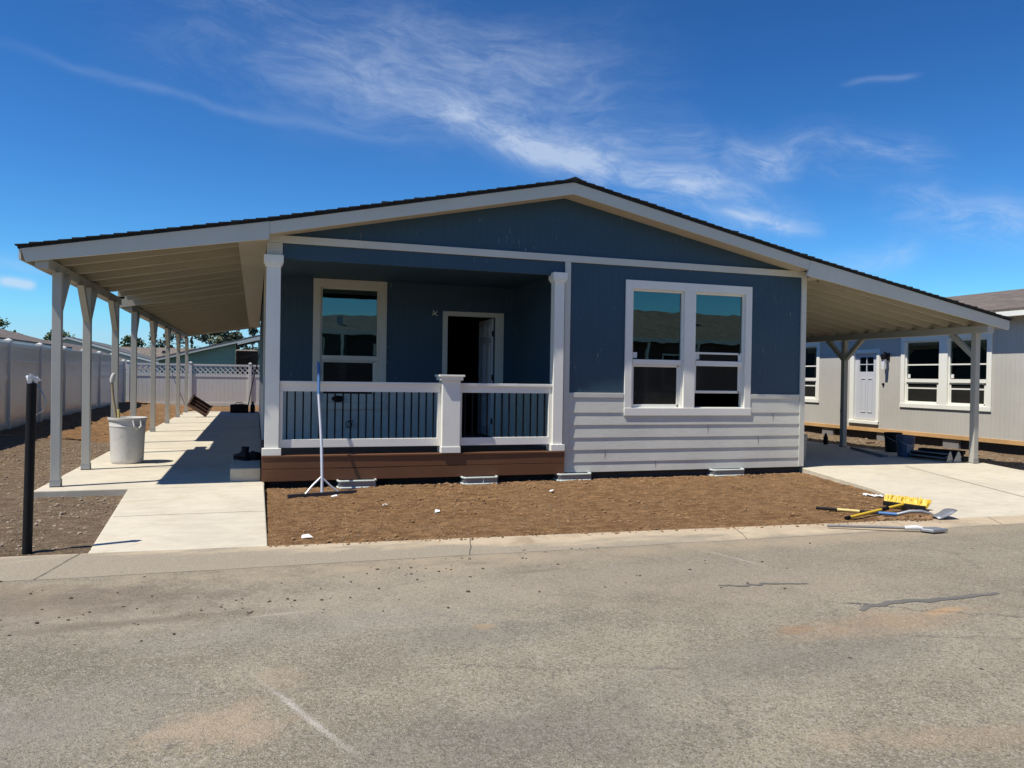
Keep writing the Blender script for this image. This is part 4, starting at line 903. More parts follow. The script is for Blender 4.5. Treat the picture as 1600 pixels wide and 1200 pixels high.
for xa in (4.86, 5.08): s.box(xa, .018, .66, xa + .02, .03, 1.5); s.box(xa + .14, .018, .66, xa + .16, .03, 1.5); s.box(xa + .02, .018, .66, xa + .14, .03, .68); s.box(xa + .02, .018, 1.48, xa + .14, .03, 1.5)
s.build('door_leaf', M['doorp'], ndr)
s = MB(TN); s.box(5.02, .03, 1.66, 5.04, .06, 2.02); s.box(4.80, .03, 1.83, 5.02, .06, 1.85); s.box(5.04, .03, 1.83, 5.26, .06, 1.85); s.build('door_muntin', M['doorp'], ndr)
s = MB(TN); s.box(4.80, .05, 1.66, 5.26, .056, 2.02); s.build('door_glass', M['glass'], ndr)
s = MB(TN); s.tube([(5.62, -.005, 1.36), (5.62, -.03, 1.36)], .03, 10); s.build('doorbell_hole', M['black'], nh)
s = MB(TN); s.box(5.70, -.03, 1.93, 5.80, 0, 2.10); s.tube([(5.75, -.03, 2.06), (5.75, -.12, 2.12), (5.75, -.14, 2.06)], .018, 8); s.lathe([(0.02, .12), (.06, .10), (.065, 0), (.05, -.01)], 14, (5.75, -.14, 1.96)); lt = s.build('wall_lantern', M['black'], nh)
s = MB(TN); s.box(5.71, -.17, 1.72, 5.79, -.10, 1.95); s.build('lantern_glass', M['clear'], lt)
s = MB(TN); s.box(4.22, -.04, .62, 4.31, 0, .70); s.box(4.235, -.03, .47, 4.30, 0, .62); s.build('outlet_box', M['steel'], nh)
s = MB(); s.box(14.11, -6.8, .2, 21.8, 11.8, .28); s.build('interior_floor', M['intfloor'], nh)
s = MB(); s.box(15.9, -6.8, .29, 16.0, 11.8, 2.7); s.box(14.11, -6.8, 2.7, 21.8, 11.8, 2.78); s.build('interior_wall', M['intlight'], nh)
# roof: eave runs with the wall, ridge behind
def simple_roof(parent, xe, ze, xr, zr_, y0, y1, mat, fasc, th=.05, fd=.10):
    s = MB(); d = (zr_ - ze) / (xr - xe)
    xo = 2 * xr - xe
    s.add([(xe, y0, ze), (xr, y0, zr_), (xo, y0, ze), (xe, y1, ze), (xr, y1, zr_), (xo, y1, ze), (xe, y0, ze + th), (xr, y0, zr_ + th), (xo, y0, ze + th), (xe, y1, ze + th), (xr, y1, zr_ + th), (xo, y1, ze + th)],
          [(0, 1, 7, 6), (1, 2, 8, 7), (3, 9, 10, 4), (4, 10, 11, 5), (6, 7, 10, 9), (7, 8, 11, 10), (0, 3, 4, 1), (1, 4, 5, 2), (0, 6, 9, 3), (2, 5, 11, 8)])
    rf = s.build('roof', M[mat], parent)
    s = MB(); sg = 1 if xr > xe else -1
    s.box(xe, y0, ze - fd, xe + sg * .03, y1, ze - .001); s.box(xo - sg * .03, y0, ze - fd, xo, y1, ze - .001)
    for y in (y0, y1 - .03):
        s.prism([(xe + sg * .03, ze + d * .03 - .001), (xr, zr_ - .001), (xo - sg * .03, ze + abs(d) * .03 - .001), (xo - sg * .03, ze - fd), (xr, zr_ - fd), (xe + sg * .03, ze - fd)], y, y + .03)
    s.build('fascia', M[fasc], parent)
    s = MB(); s.box(xe + sg * .031, y0 + .031, ze - fd + .01, xo - sg * .031, y1 - .031, ze - fd + .02); s.build('soffit', M['cream'], parent)
    return rf
simple_roof(nh, 13.62, 2.83, 18.0, 3.76, -7.3, 12.3, 'brownshingle', 'white')

# ------------------------------------------------------------------ houses beyond the fences
def gable_house(name, label, x0, x1, y0, y1, zeave, zridge, wallmat, roofmat, oh=.35, fasc='white', group=None, ridge_x=None, zg=-.25):
    h = thing(name, label, 'house', ((x0 + x1) / 2, (y0 + y1) / 2, zg), group)
    s = MB(); s.box(x0, y0, zg, x1, y1, zeave - .08); xm = (x0 + x1) / 2
    s.prism([(x0 + .01, zeave - .08), (x1 - .01, zeave - .08), (xm, zridge - .10)], y0 + .004, y0 + .1); s.prism([(x0 + .01, zeave - .08), (x1 - .01, zeave - .08), (xm, zridge - .10)], y1 - .1, y1 - .004)
    s.build('wall', M[wallmat], h)
    simple_roof(h, x0 - oh, zeave - oh * (zridge - zeave) / (xm - x0), xm, zridge, y0 - oh, y1 + oh, roofmat, fasc, .06, .14)
    return h
h1 = gable_house('fence_side_house', 'pale house with brown roof just beyond the left vinyl fence', -14.5, -8.2, 9.0, 27.5, 2.42, 3.25, 'vinyl', 'brownshingle', .3)
h1['group'] = 'houses beyond the fences'
h2 = gable_house('distant_house', 'distant house with dark brown gable roof and white rake behind the left fence', -22.0, -7.2, 60.0, 76.0, 1.95, 4.05, 'beige', 'greyshingle', .3)
h2['group'] = 'houses beyond the fences'
h3 = thing('brown_roof_house', 'long low house with a broad tan brown roof between fence and trees', 'house', (-8, 80, -.25), 'houses beyond the fences')
s = MB(); s.box(-16.0, 76.0, -.25, 2.0, 84.0, 2.3); s.build('wall', M['beige'], h3)
s = MB(); s.add([(-16.5, 75.4, 2.25), (2.5, 75.4, 2.25), (2.5, 80, 3.95), (-16.5, 80, 3.95), (2.5, 84.6, 2.25), (-16.5, 84.6, 2.25), (-16.5, 75.4, 2.1), (2.5, 75.4, 2.1), (2.5, 84.6, 2.1), (-16.5, 84.6, 2.1)], [(0, 1, 2, 3), (3, 2, 4, 5), (6, 7, 1, 0), (7, 8, 4, 2, 1), (8, 9, 5, 4), (9, 6, 0, 3, 5), (9, 8, 7, 6)])
rf3 = s.build('roof', M['tanshingle'], h3)
s = MB(); s.box(-9.6, 78.2, 3.1, -9.1, 78.5, 3.6); s.box(-12.6, 77.6, 2.9, -12.4, 77.8, 3.5); s.box(-12.9, 77.9, 3.0, -12.75, 78.05, 3.55); s.build('roof_vent', M['foundation'], rf3)
# second brown roof, nearer, whose rake drops towards the lattice fence
h5 = gable_house('neighbour_cottage', 'low brown roofed house behind the corner of the two vinyl fences', -16.5, -7.0, 34.0, 50.0, 1.55, 3.05, 'beige', 'brownshingle', .35)
h5['group'] = 'houses beyond the fences'
# green shed-like house behind the back fence
gh = thing('green_house', 'sage green lap sided gable house with a dark open bay behind the lattice fence', 'house', (0.0, 36.0, -.25), 'houses beyond the fences')
s = MB(); zs = [(-.2 + .19 * i, -.2 + .19 * (i + 1)) for i in range(18)]
def grake(x): return 2.32 + .262 * (x + 4.0)
for z0, z1 in zs:
    xl = max(-5.0, -4.0 + (z1 - 2.36) / .262)
    if xl > -1.5: continue
    s.quad((xl, 32.984, z0), (-1.36, 32.984, z0), (-1.36, 32.998, z1), (xl, 32.998, z1)); s.quad((xl, 32.984, z0), (xl, 33.02, z0), (-1.36, 33.02, z0), (-1.36, 32.984, z0))
s.build('lap_siding', M['greenlap'], gh, fix=False)
s = MB(); s.prism([(-5.0, -.25), (-1.36, -.25), (-1.36, grake(-1.36) - .05), (-5.0, grake(-5.0) - .05)], 33.03, 33.12); s.box(-1.36, 39.9, -.25, 5.0, 40.0, 2.6); s.box(-5.0, 33.13, -.25, -4.9, 40.0, 1.9); s.box(4.9, 33.0, -.25, 5.0, 39.9, 2.6); s.build('wall', M['greenlap'], gh)
s = MB(); s.box(-1.38, 32.95, -.25, -1.28, 33.12, 2.92); s.box(-.16, 32.95, -.25, -.06, 33.12, 3.2); s.build('corner_post', M['greenlap'], gh)
s = MB(); s.box(-1.30, 34.5, -.25, 5.0, 34.6, 2.6); s.bar((-1.2, 33.6, 2.15), (-.1, 33.6, 2.42), .05, .10, (0, 0, 1)); s.build('bay_wall', M['oldwood'], gh)
s = MB(); s.prism([(-5.3, grake(-5.3) - .02), (0.6, grake(.6) - .02), (5.4, 2.4), (5.4, 2.5), (.6, grake(.6) + .08), (-5.3, grake(-5.3) + .08)], 32.6, 40.4); s.build('roof', M['greyshingle'], gh)
s = MB(); s.prism([(-1.2, grake(-1.2) - .20), (.6, grake(.6) - .20), (.6, grake(.6) - .021), (-1.2, grake(-1.2) - .021)], 32.58, 32.62); s.prism([(-5.3, grake(-5.3) - .10), (-1.2, grake(-1.2) - .10), (-1.2, grake(-1.2) - .021), (-5.3, grake(-5.3) - .021)], 32.58, 32.62); s.build('rake_fascia', M['trimgrey'], gh)

# houses across the street (behind the camera, seen mirrored in the front windows)
def street_house(name, label, x0, x1, y0, y1, zeave, zridge, wallmat, roofmat, win):
    h = thing(name, label, 'house', ((x0 + x1) / 2, (y0 + y1) / 2, -.2), 'houses across the street')
    s = MB(); s.box(x0, y0, -.2, x1, y1, zeave); s.build('wall', M[wallmat], h)
    ym = (y0 + y1) / 2; s = MB()
    s.add([(x0 - .4, y1 + .4, zeave), (x1 + .4, y1 + .4, zeave), (x1 + .4, ym, zridge), (x0 - .4, ym, zridge), (x1 + .4, y0 - .4, zeave), (x0 - .4, y0 - .4, zeave)], [(0, 1, 2, 3), (3, 2, 4, 5), (0, 3, 5), (1, 4, 2), (0, 5, 4, 1)])
    s.build('roof', M[roofmat], h)
    s = MB(); s.box(x0 - .4, y1 + .402, zeave - .14, x1 + .4, y1 + .43, zeave + .03); s.build('fascia', M['white'], h)
    nc = int((x1 - x0) / 2.3)
    for i in range(nc + 1):
        xq = x0 + .3 + (x1 - x0 - .6) * i / nc; s = MB(); s.box(xq - .06, y1 + .25, -.12, xq + .06, y1 + .37, zeave - .14); s.build('porch_post', M['white'], h)
    for fx, fz in ((.22, .35), (.45, .6), (.71, .3), (.86, .55)):
        xq = x0 + (x1 - x0) * fx; zq = zeave + (zridge - zeave) * fz; yq = y1 + .4 - (y1 + .4 - ym) * fz; s = MB(); s.box(xq - .14, yq - .14, zq - .1, xq + .14, yq + .14, zq + .38); s.build('roof_vent', M['galv'], h)
    s = MB(); s.box(x0, y1 + .27, .75, x0 + (x1 - x0) * .55, y1 + .31, .85); s.build('porch_rail', M['white'], h)
    for xa, xb, za, zb in win:
        s = MB(); s.box(xa, y1 + .002, za, xb, y1 + .04, zb); w = s.build('window', M['white'], h)
        n = 3; k = (xb - xa - .1) / n
        for i in range(n):
            s = MB(); s.box(xa + .06 + i * k, y1 + .041, za + .08, xa + .04 + (i + 1) * k, y1 + .046, zb - .08); s.build('pane', M['black'], w)
    return h
street_house('street_house', 'dark house with grey roof across the street, mirrored in the porch window', -9.0, 8.2, -27.0, -18.5, 3.25, 4.25, 'foundation', 'greyshingle', [(1.3, 2.5, .9, 2.9), (4.6, 6.0, 1.3, 2.7), (-6.5, -5.0, 1.3, 2.6), (-2.2, -.6, 1.3, 2.6)])
street_house('street_house.001', 'brown house with dark roof across the street, mirrored in the double window', 10.0, 30.0, -27.5, -18.5, 3.05, 4.7, 'oldwood', 'brownshingle', [(12.2, 13.6, .9, 2.5), (16.0, 17.6, 1.0, 2.5), (21.0, 23.0, .9, 2.3)])

# ------------------------------------------------------------------ trees
def tree(name, label, x, y, h, r, kind, mat, n=900, seed=1, trunk=.3, cb=.3):
    rnd = random.Random(seed); t = thing(name, label, 'tree', (x, y, -.25), 'trees beyond the fences')
    s = MB(); lean = rnd.uniform(-.03, .03) * h
    s.tube([(x, y, -.25), (x + lean * .4, y, h * .35), (x + lean, y, h * (.93 if kind == 'pine' else .7))], [trunk * .5, trunk * .38, .04], 8)
    limbs = []
    for k in range(9):
        z = h * (cb + (.9 - cb) * k / 9); a = rnd.uniform(0, 2 * PI); rr = r * (.75 if kind != 'pine' else max(.15, (1 - (z / h - cb) / (1 - cb))) * .8)
        e = (x + lean * z / h + math.cos(a) * rr, y + math.sin(a) * rr, z + rr * (.35 if kind != 'pine' else .05)); limbs.append(e)
        s.tube([(x + lean * z / h, y, z), ((x + e[0]) / 2, (y + e[1]) / 2, (z + e[2]) / 2 + .05), e], [trunk * .16, trunk * .1, .02], 5)
    s.build('trunk', M['bark'], t)
    c = MB(); clumps = []
    if kind == 'pine':
        for k in range(64):
            f = rnd.random() ** 1.2; z = h * (cb + (1 - cb) * f); rr = r * (1 - f) ** .8 * rnd.uniform(.25, 1.0); a = rnd.uniform(0, 2 * PI)
            clumps.append((x + lean * f + rr * math.cos(a), y + rr * math.sin(a), z, r * (.16 + .26 * (1 - f))))
        clumps.append((x + lean, y, h * .97, r * .12))
    else:
        for k in range(20):
            a = rnd.uniform(0, 2 * PI); e = rnd.uniform(-.5, 1); rr = r * rnd.uniform(.3, .95) * math.sqrt(max(.1, 1 - e * e * .8))
            clumps.append((x + rr * math.cos(a), y + rr * math.sin(a), h * (cb + 1) / 2 + e * h * (1 - cb) * .42, r * rnd.uniform(.2, .42)))
    for i in range(n):
        q = rnd.choice(clumps); v_ = Vector((rnd.gauss(0, 1), rnd.gauss(0, 1), rnd.gauss(0, .75))); v_ = v_.normalized() * (rnd.random() ** .45) * q[3]
        p = Vector(q[:3]) + v_; sz = rnd.uniform(.10, .26) * (.6 + r * .12)
        a = Vector((rnd.gauss(0, 1), rnd.gauss(0, 1), rnd.gauss(0, 1))).normalized(); bb = a.orthogonal().normalized()
        w = .5 if kind == 'pine' else .8
        c.add([p - a * sz, p + bb * sz * w, p + a * sz, p - bb * sz * w], [(0, 1, 2, 3)])
    c.build('crown', M[mat], t, fix=False)
    return t
tree('broadleaf_tree', 'round dark green tree top left, above the brown roof at the frame edge', -26.8, 88, 6.9, 2.0, 'round', 'leaf2', 1100, 3)
tree('broadleaf_tree', 'small round tree between the first carport posts, above the roofs', -21.5, 88, 6.2, 1.6, 'round', 'leaf2', 900, 4)
tree('broadleaf_tree', 'leafy round tree seen between the third and fourth carport posts', -14.4, 92, 5.6, 1.7, 'round', 'leaf2', 900, 5)
tree('broadleaf_tree', 'low bushy tree just right of the fourth carport post', -12.9, 100, 4.9, 1.3, 'round', 'leaf3', 600, 6)
tree('pine_tree', 'tall thin pine with sparse crown seen between the rear carport posts', -11.7, 90, 8.2, 1.1, 'pine', 'leaf1', 700, 7, .35, .35)
tree('broadleaf_tree', 'olive green tree beside the thin pine, behind the sixth carport post', -10.4, 92, 6.3, 1.1, 'round', 'leaf3', 700, 8)
tree('pine_tree', 'dark pine behind the last carport posts with sky through its branches', -8.8, 88, 7.6, 1.5, 'pine', 'leaf1', 800, 9, .3, .25)
tree('conifer', 'short dark conifer above the tan roof, right of the last post', -7.6, 90, 5.6, .9, 'pine', 'leaf1', 600, 10, .3, .2)
tree('pine_tree', 'spreading pine with a visible bare trunk above the green house roof', -5.2, 84, 8.4, 2.0, 'round', 'leaf1', 1500, 11, .4, .45)
tree('broadleaf_tree', 'light green bushy tree just above the sage green gable', -3.9, 78, 5.2, 1.7, 'round', 'leaf3', 1200, 12)
tree('broadleaf_tree', 'olive tree crown filling the gap between pine and firs', -3.0, 86, 6.2, 1.9, 'round', 'leaf3', 1300, 13)
tree('conifer', 'pointed dark fir left of the pair above the green house', -2.15, 82, 7.4, 1.6, 'pine', 'leaf1', 3200, 14, .3, .08)
tree('conifer', 'pointed dark fir right of the pair, close to the blue house', -.75, 82, 7.6, 1.5, 'pine', 'leaf1', 3200, 15, .3, .08)
tree('conifer', 'dark fir half hidden by the corner of the blue house', .6, 80, 7.0, 1.4, 'pine', 'leaf1', 2600, 16, .3, .08)
for i, (x, y, h, r, lab) in enumerate(((-7.5, -33, 7.5, 2.6, 'big round tree behind the dark house across the street'), (1.5, -36, 8.6, 2.2, 'tall tree behind the roof of the dark house across the street'), (14.5, -35, 8.2, 3.0, 'wide tree behind the brown house across the street'), (21, -37, 9.5, 2.6, 'tall tree far along behind the brown house across the street'))):
    tree('broadleaf_tree', lab, x, y, h, r, 'round', 'leaf2', 1500, 40 + i, .35, .35)['group'] = 'trees across the street'
# a far belt of woods all round the horizon
s = MB(); rnd = random.Random(5)
for i in range(9000):
    a = rnd.uniform(0, 2 * PI); R_ = rnd.uniform(330, 420); hh = 3.2 + 2.0 * noise.noise(Vector((math.cos(a) * 6, math.sin(a) * 6, 0))) ; z = rnd.random() ** .8 * hh
    p = Vector((R_ * math.cos(a), R_ * math.sin(a), z)); q = Vector((rnd.gauss(0, 1), rnd.gauss(0, 1), rnd.gauss(0, 1))).normalized(); w = q.orthogonal().normalized(); k = rnd.uniform(.9, 2.0)
    s.add([p - q * k, p + w * k, p + q * k, p - w * k], [(0, 1, 2, 3)])
o = stuff(s.build('far_woods', M['leaf1'], fix=False)); o['label'] = 'far belt of dark woods along the horizon'; o['category'] = 'woods'

# ------------------------------------------------------------------ things in the left yard
pp = thing('conduit_pipe', 'upright black conduit pipe in the gravel with white cap and looped wire', 'pipe', (-2.03, -3.20, -.1))
s = MB(); s.tube([(-2.028, -3.20, -.14), (-2.017, -3.20, .5), (-2.005, -3.20, 1.285)], .036, 18); s.build('pipe', M['blackpl'], pp, smooth=True)
s = MB()
for k in range(7): s.tube([(-2.005 + .02 * math.cos(k * 2.1), -3.20 + .02 * math.sin(k * 2.1), 1.285), (-2.005 + .035 * math.cos(k * 2.1 + .5), -3.2 + .035 * math.sin(k * 2.1 + .5), 1.32 + .012 * (k % 3)), (-1.995 + .05 * math.cos(k * 1.3), -3.2 + .03 * math.sin(k * 1.3), 1.31)], [.018, .02, .008], 6)
s.build('plastic_cap', M['clear'], pp, smooth=True)
s = MB(); s.tube([(-1.995, -3.2, 1.30), (-1.955, -3.2, 1.26), (-1.915, -3.2, 1.18), (-1.905, -3.2, 1.12), (-1.93, -3.2, 1.06), (-1.975, -3.2, 1.03)], .006, 6); s.build('wire', M['galv'], pp, smooth=True)

bl = thing('plastic_barrel', 'dirty white plastic barrel standing on the carport slab', 'barrel', (-2.12, 2.62, 0))
s = MB(); B0 = (-2.12, 2.62, 0)
s.lathe([(0, .003), (.213, .003), (.224, .02), (.228, .06), (.240, .40), (.250, .56), (.256, .565), (.250, .575), (.254, .655), (.272, .66), (.275, .69), (.26, .694), (.243, .66), (.233, .30), (.213, .03), (0, .03)], 40, B0); s.build('tub', M['barrel'], bl, smooth=True)
s = MB()
for a in (-.95, 2.2):
    ca, sa = math.cos(a), math.sin(a); c0 = Vector((B0[0] + .263 * ca, B0[1] + .263 * sa, .61)); tg = Vector((-sa, ca, 0)); rd = Vector((ca, sa, 0))
    s.tube([c0 - tg * .055 + Vector((0, 0, .05)), c0 - tg * .05 + rd * .035 - Vector((0, 0, .04)), c0 + rd * .03 - Vector((0, 0, .09)), c0 + tg * .05 + rd * .035 - Vector((0, 0, .04)), c0 + tg * .055 + Vector((0, 0, .05))], .016, 8)
s.build('lug_handle', M['barrel'], bl, smooth=True)
t = thing('garden_spade', 'tall worn wooden tool handle with pale grip leaning out of the barrel', 'spade', (-2.2, 2.5, .05))
s = MB(); s.tube([(-2.18, 2.62, .05), (-2.27, 2.60, .68), (-2.318, 2.585, 1.0), (-2.335, 2.58, 1.24)], [.020, .021, .019, .019], 10); s.build('shaft', M['stick'], t, smooth=True)
s = MB(); s.tube([(-2.335, 2.58, 1.22), (-2.332, 2.58, 1.27), (-2.315, 2.575, 1.33), (-2.305, 2.57, 1.36)], [.028, .034, .03, .016], 10); s.build('grip', M['barrel'], t, smooth=True)
s = MB(); s.tube([(-2.16, 2.52, .05), (-2.225, 2.53, .66), (-2.235, 2.535, .82)], [.02, .02, .018], 10); t = thing('garden_fork', 'short pale stub of a tool handle showing just above the barrel rim', 'fork', (-2.2, 2.52, .05)); s.build('shaft', M['paleyellow'], t, smooth=True)

bx = thing('wooden_crate', 'brown wooden crate tipped up on its edge on the far slab', 'crate', (-2.0, 15.6, 0.01), None, (math.radians(52), math.radians(34), math.radians(12)))
s = MB(); s.box(-.33, -.20, .0, .33, .20, .03); s.box(-.33, -.20, .03, -.30, .20, .17); s.box(.30, -.20, .03, .33, .20, .17); s.build('panel', M['oldwood'], bx, local=True)
s = MB()
for k in range(4): s.box(-.30, -.20 + .123 * k, .03, .30, -.17 + .123 * k, .12)
s.build('slat', M['oldwood'], bx, local=True)
rm = bx.rotation_euler.to_matrix(); low = min((rm @ Vector(v_.co)).z for ch in bx.children for v_ in ch.data.vertices); bx.location = (-1.95, 15.5, 0.003 - low)
bg_ = thing('tool_bag', 'black duffel tool bag on the shaded end of the slab', 'bag', (-.80, 18.2, 0))
s = MB(); P = []
for k in range(9):
    f = k / 8; x = -1.10 + .60 * f; e = .85 + .15 * math.sin(PI * f); P.append([(x, 18.2 + .17 * e * math.cos(a * PI / 8), max(.004, .14 + .17 * e * math.sin(a * PI / 8) * (1 + .1 * noise.noise(Vector((f * 4, a, 0)))))) for a in range(16)])
vs = [q for p in P for q in p]; s.add(vs, [[i * 16 + a, i * 16 + (a + 1) % 16, (i + 1) * 16 + (a + 1) % 16, (i + 1) * 16 + a] for i in range(8) for a in range(16)] + [list(range(15, -1, -1)), list(range(len(vs) - 16, len(vs)))]); s.build('body', M['blackpl'], bg_, smooth=True)
s = MB(); s.tube([(-.95, 18.05, .26), (-.9, 18.03, .36), (-.7, 18.03, .36), (-.65, 18.05, .26)], .012, 6); s.build('carry_strap', M['black'], bg_)
s = MB(); s.lathe([(0, 0), (.075, 0), (.08, .02), (.08, .22), (.07, .27), (.035, .31), (.032, .36), (.036, .36), (.036, .39), (0, .39)], 18, (-.36, 18.3, 0)); tag(s.build('black_bottle', M['blackpl'], smooth=True), 'black jug standing at the foot of the house wall, beside the leaning pole', 'bottle')
s = MB(); s.tube([(-.55, 18.75, .01), (-.40, 18.45, .9), (-.16, 18.0, 2.05)], .018, 8); tag(s.build('leaning_pole', M['darksteel']), 'thin dark pole leaning on the side wall of the blue house', 'pole')

# ------------------------------------------------------------------ landscape rake standing against the porch rail
rk = thing('landscape_rake', 'wide aluminium landscape rake with blue grip leaning on the porch railing', 'rake', (.49, -.66, -.075))
bt, tp = Vector((.505, -.70, -.09)), Vector((.492, -.062, 1.52))
def along(f): return bt.lerp(tp, f)
bend = [along(f) + Vector((.012 * math.sin(PI * f * 1.6), 0, 0)) for f in (0, .15, .35, .55, .76)]
s = MB(); s.tube(bend, .0185, 12); s.build('shaft', M['alu'], rk, smooth=True)
s = MB(); s.tube([bend[-1], along(.88), along(.985)], [.019, .019, .019], 12); s.tube([along(.985), along(1.02)], [.019, .014], 12); s.build('grip', M['bluegrip'], rk, smooth=True)
hx0, hx1 = Vector((.10, -.80, -.075)), Vector((.93, -.62, -.070))
s = MB(); s.bar(hx0, hx1, .045, .05)
n = 34
for i in range(n):
    q = hx0.lerp(hx1, (i + .5) / n); s.bar(q + Vector((.0, -.012, -.01)), q + Vector((.0, -.025, -.075)), .009, .009, (1, 0, 0))
s.build('head', M['darksteel'], rk)
for e in (Vector((.30, -.755, -.065)), Vector((.72, -.665, -.065))):
    s = MB(); c0 = along(.135); s.tube([c0, c0.lerp(e, .5) + Vector((0, 0, .012 if e.x < .5 else -.012)), e], .012, 8); s.build('brace', M['alu'], rk, smooth=True)

# ------------------------------------------------------------------ tools lying by the driveway
def zt(x, y): return walk_z(y)
pb = thing('push_broom', 'push broom with yellow bristles and yellow handle lying by the driveway', 'broom', (6.9, -3.2, -.09))
a, c = Vector((6.90, -3.00, -.045)), Vector((7.10, -3.42, -.050))
dv = (c - a).normalized(); sd = Vector((-dv.y, dv.x, 0)); sd = -sd if sd.y < 0 else sd      # bristles point away from the street
s = MB(); s.bar(a - sd * .02, c - sd * .02, .05, .05); s.build('block', M['blackpl'], pb, bevel=.008)
s = MB(); rnd = random.Random(4)
for i in range(1300):
    f = rnd.random(); q = a.lerp(c, f) + Vector((0, 0, rnd.uniform(-.018, .022))) + sd * .005
    e = q + sd * rnd.uniform(.06, .085) + Vector((rnd.gauss(0, .014), rnd.gauss(0, .014), .060 + rnd.gauss(0, .010)))
    s.bar(q, e, .009, .009)
s.build('bristles', M['yellow'], pb, fix=False)
h0, h1 = Vector((5.80, -3.60, -.078)), Vector((6.94, -3.24, -.030))
for fa, fb in ((.06, .60), (.72, 1.0)): s = MB(); s.tube([h0.lerp(h1, fa), h0.lerp(h1, fb)], .017, 12); s.build('handle', M['yellow'], pb, smooth=True)
s = MB(); s.tube([h0, h0.lerp(h1, .06)], .02, 12); s.build('end_cap', M['black'], pb, smooth=True)
s = MB(); s.tube([h0.lerp(h1, .60), h0.lerp(h1, .72)], .023, 12); s.build('collar', M['black'], pb, smooth=True)
sh = thing('square_shovel', 'square steel shovel with black, pale yellow and blue handle lying under the broom', 'shovel', (6.4, -3.4, -.1))
p0, p1 = Vector((5.96, -2.94, -.080)), Vector((6.55, -3.55, -.076))
q = lambda f: p0.lerp(p1, f)
for fa, fb in ((.0, .27), (.55, .72)): s = MB(); s.tube([q(fa), q(fb)], .0185, 12); s.build('grip', M['blackpl'], sh, smooth=True)
s = MB(); s.tube([q(.27), q(.55)], .017, 12); s.build('handle', M['paleyellow'], sh, smooth=True)
s = MB(); s.tube([q(.72), q(1.0)], .019, 12); s.build('sleeve', M['bluegrip'], sh, smooth=True)
b0 = Vector((6.84, -3.74, -.045))
s = MB(); s.tube([q(1.0), Vector((6.66, -3.62, -.035)), Vector((6.76, -3.68, -.028)), b0], [.020, .021, .020, .012], 10); s.build('socket', M['steel'], sh, smooth=True)
bd = Vector((.90, -.12, .30)).normalized(); bs_ = Vector((-.20, -.95, .10)); bs_ = (bs_ - bd * bs_.dot(bd)).normalized(); bn = bd.cross(bs_)
s = MB(); vs = []; fs = []
for i in range(6):
    for j in range(7):
        v_ = (j / 6 - .5) * 2; lift = .030 * abs(v_) ** 3 * (1 - i / 9) + .012 * math.sin(i / 5 * PI)
        vs.append(b0 + Vector((0, .0, -.03)) + bd * (.25 * i / 5) + bs_ * (.11 * v_) - bn * (-lift))
for i in range(5):
    for j in range(6): k = i * 7 + j; fs.append((k, k + 1, k + 8, k + 7))
s.add(vs, fs); o = s.build('blade', M['steel'], sh, smooth=True); md = o.modifiers.new('thick', 'SOLIDIFY'); md.thickness = .004
lu = thing('floor_scraper', 'long grey handled scraper lying on the tan gutter edge', 'scraper', (5.9, -4.1, -.1))
s = MB(); s.tube([(5.30, -3.90, -.079), (5.70, -4.055, -.080), (6.04, -4.19, -.082)], .014, 12); s.build('handle', M['greywood'], lu, smooth=True)
s = MB(); s.tube([(6.02, -4.18, -.082), (6.12, -4.225, -.075), (6.18, -4.245, -.08)], [.020, .026, .018], 10); s.build('ferrule', M['paper'], lu, smooth=True)
s = MB(); s.prism([(6.14, -4.27), (6.18, -4.21), (6.37, -4.24), (6.40, -4.36), (6.20, -4.37)], -.105, -.075, 'Z'); s.build('head', M['galv'], lu, bevel=.006)
# scraps of paper and rubble on the dirt
def scrap(x, y, z, pts, label, mat='paper', cat='paper scrap'):
    s = MB(); n = len(pts); k_ = .72 if mat == 'paper' else 1; top = [(x + a_ * k_, y + b_ * k_, z + c_) for a_, b_, c_ in pts]; bot = [(p_[0], p_[1], p_[2] - .004) for p_ in top]
    s.add(top + bot, [list(range(n)), list(range(2 * n - 1, n - 1, -1))] + [[i, i + n, (i + 1) % n + n, (i + 1) % n] for i in range(n)])
    return tag(s.build('paper_scrap' if mat == 'paper' else 'debris_piece', M[mat]), label, cat)
scrap(.17, -3.18, -.088, [(-.06, .02, .0), (.08, -.03, .01), (.03, .04, .03), (-.05, .06, .02)], 'white triangular scrap on the dirt near the front walk')
scrap(.62, -.99, -.062, [(-.05, -.03, .0), (.06, -.01, .01), (.05, .04, .02), (-.03, .035, .01)], 'white scrap lying just behind the landscape rake head')
scrap(3.35, -1.12, -.068, [(-.03, -.02, .0), (.04, -.02, .02), (.035, .03, .02), (-.03, .03, .01)], 'small white chip in the middle of the brown dirt yard')
scrap(1.1, -1.75, -.074, [(-.03, -.02, .01), (.0, -.01, .03), (.05, -.02, .02), (.03, .03, .03), (-.02, .02, .02)], 'crumpled white bit left of centre on the dirt yard')
scrap(1.60, -2.20, -.08, [(-.04, -.02, .0), (.04, -.02, .01), (.05, .03, .02), (-.02, .03, .03)], 'pale stone chip on the dirt below the newel post', 'paper', 'stone chip')
rg = thing('white_rag', 'crumpled white rag on the dirt beside the driveway edge', 'rag', (7.25, -2.2, -.08))
s = MB(); vs = []; fs = []
for i in range(9):
    for j in range(6):
        xx = (i / 8 - .5) * .34; yy_ = (j / 5 - .5) * .16; zz = .02 + .05 * abs(noise.noise(Vector((i * .7, j * .8, 3)))) + .02 * noise.noise(Vector((i * 1.7, j * 1.8, 9)))
        vs.append((7.40 + xx * .45 + yy_ * .2, -2.30 - xx * .5 + yy_ * .6, -.108 + zz))
for i in range(8):
    for j in range(5): k = i * 6 + j; fs.append((k, k + 1, k + 7, k + 6))
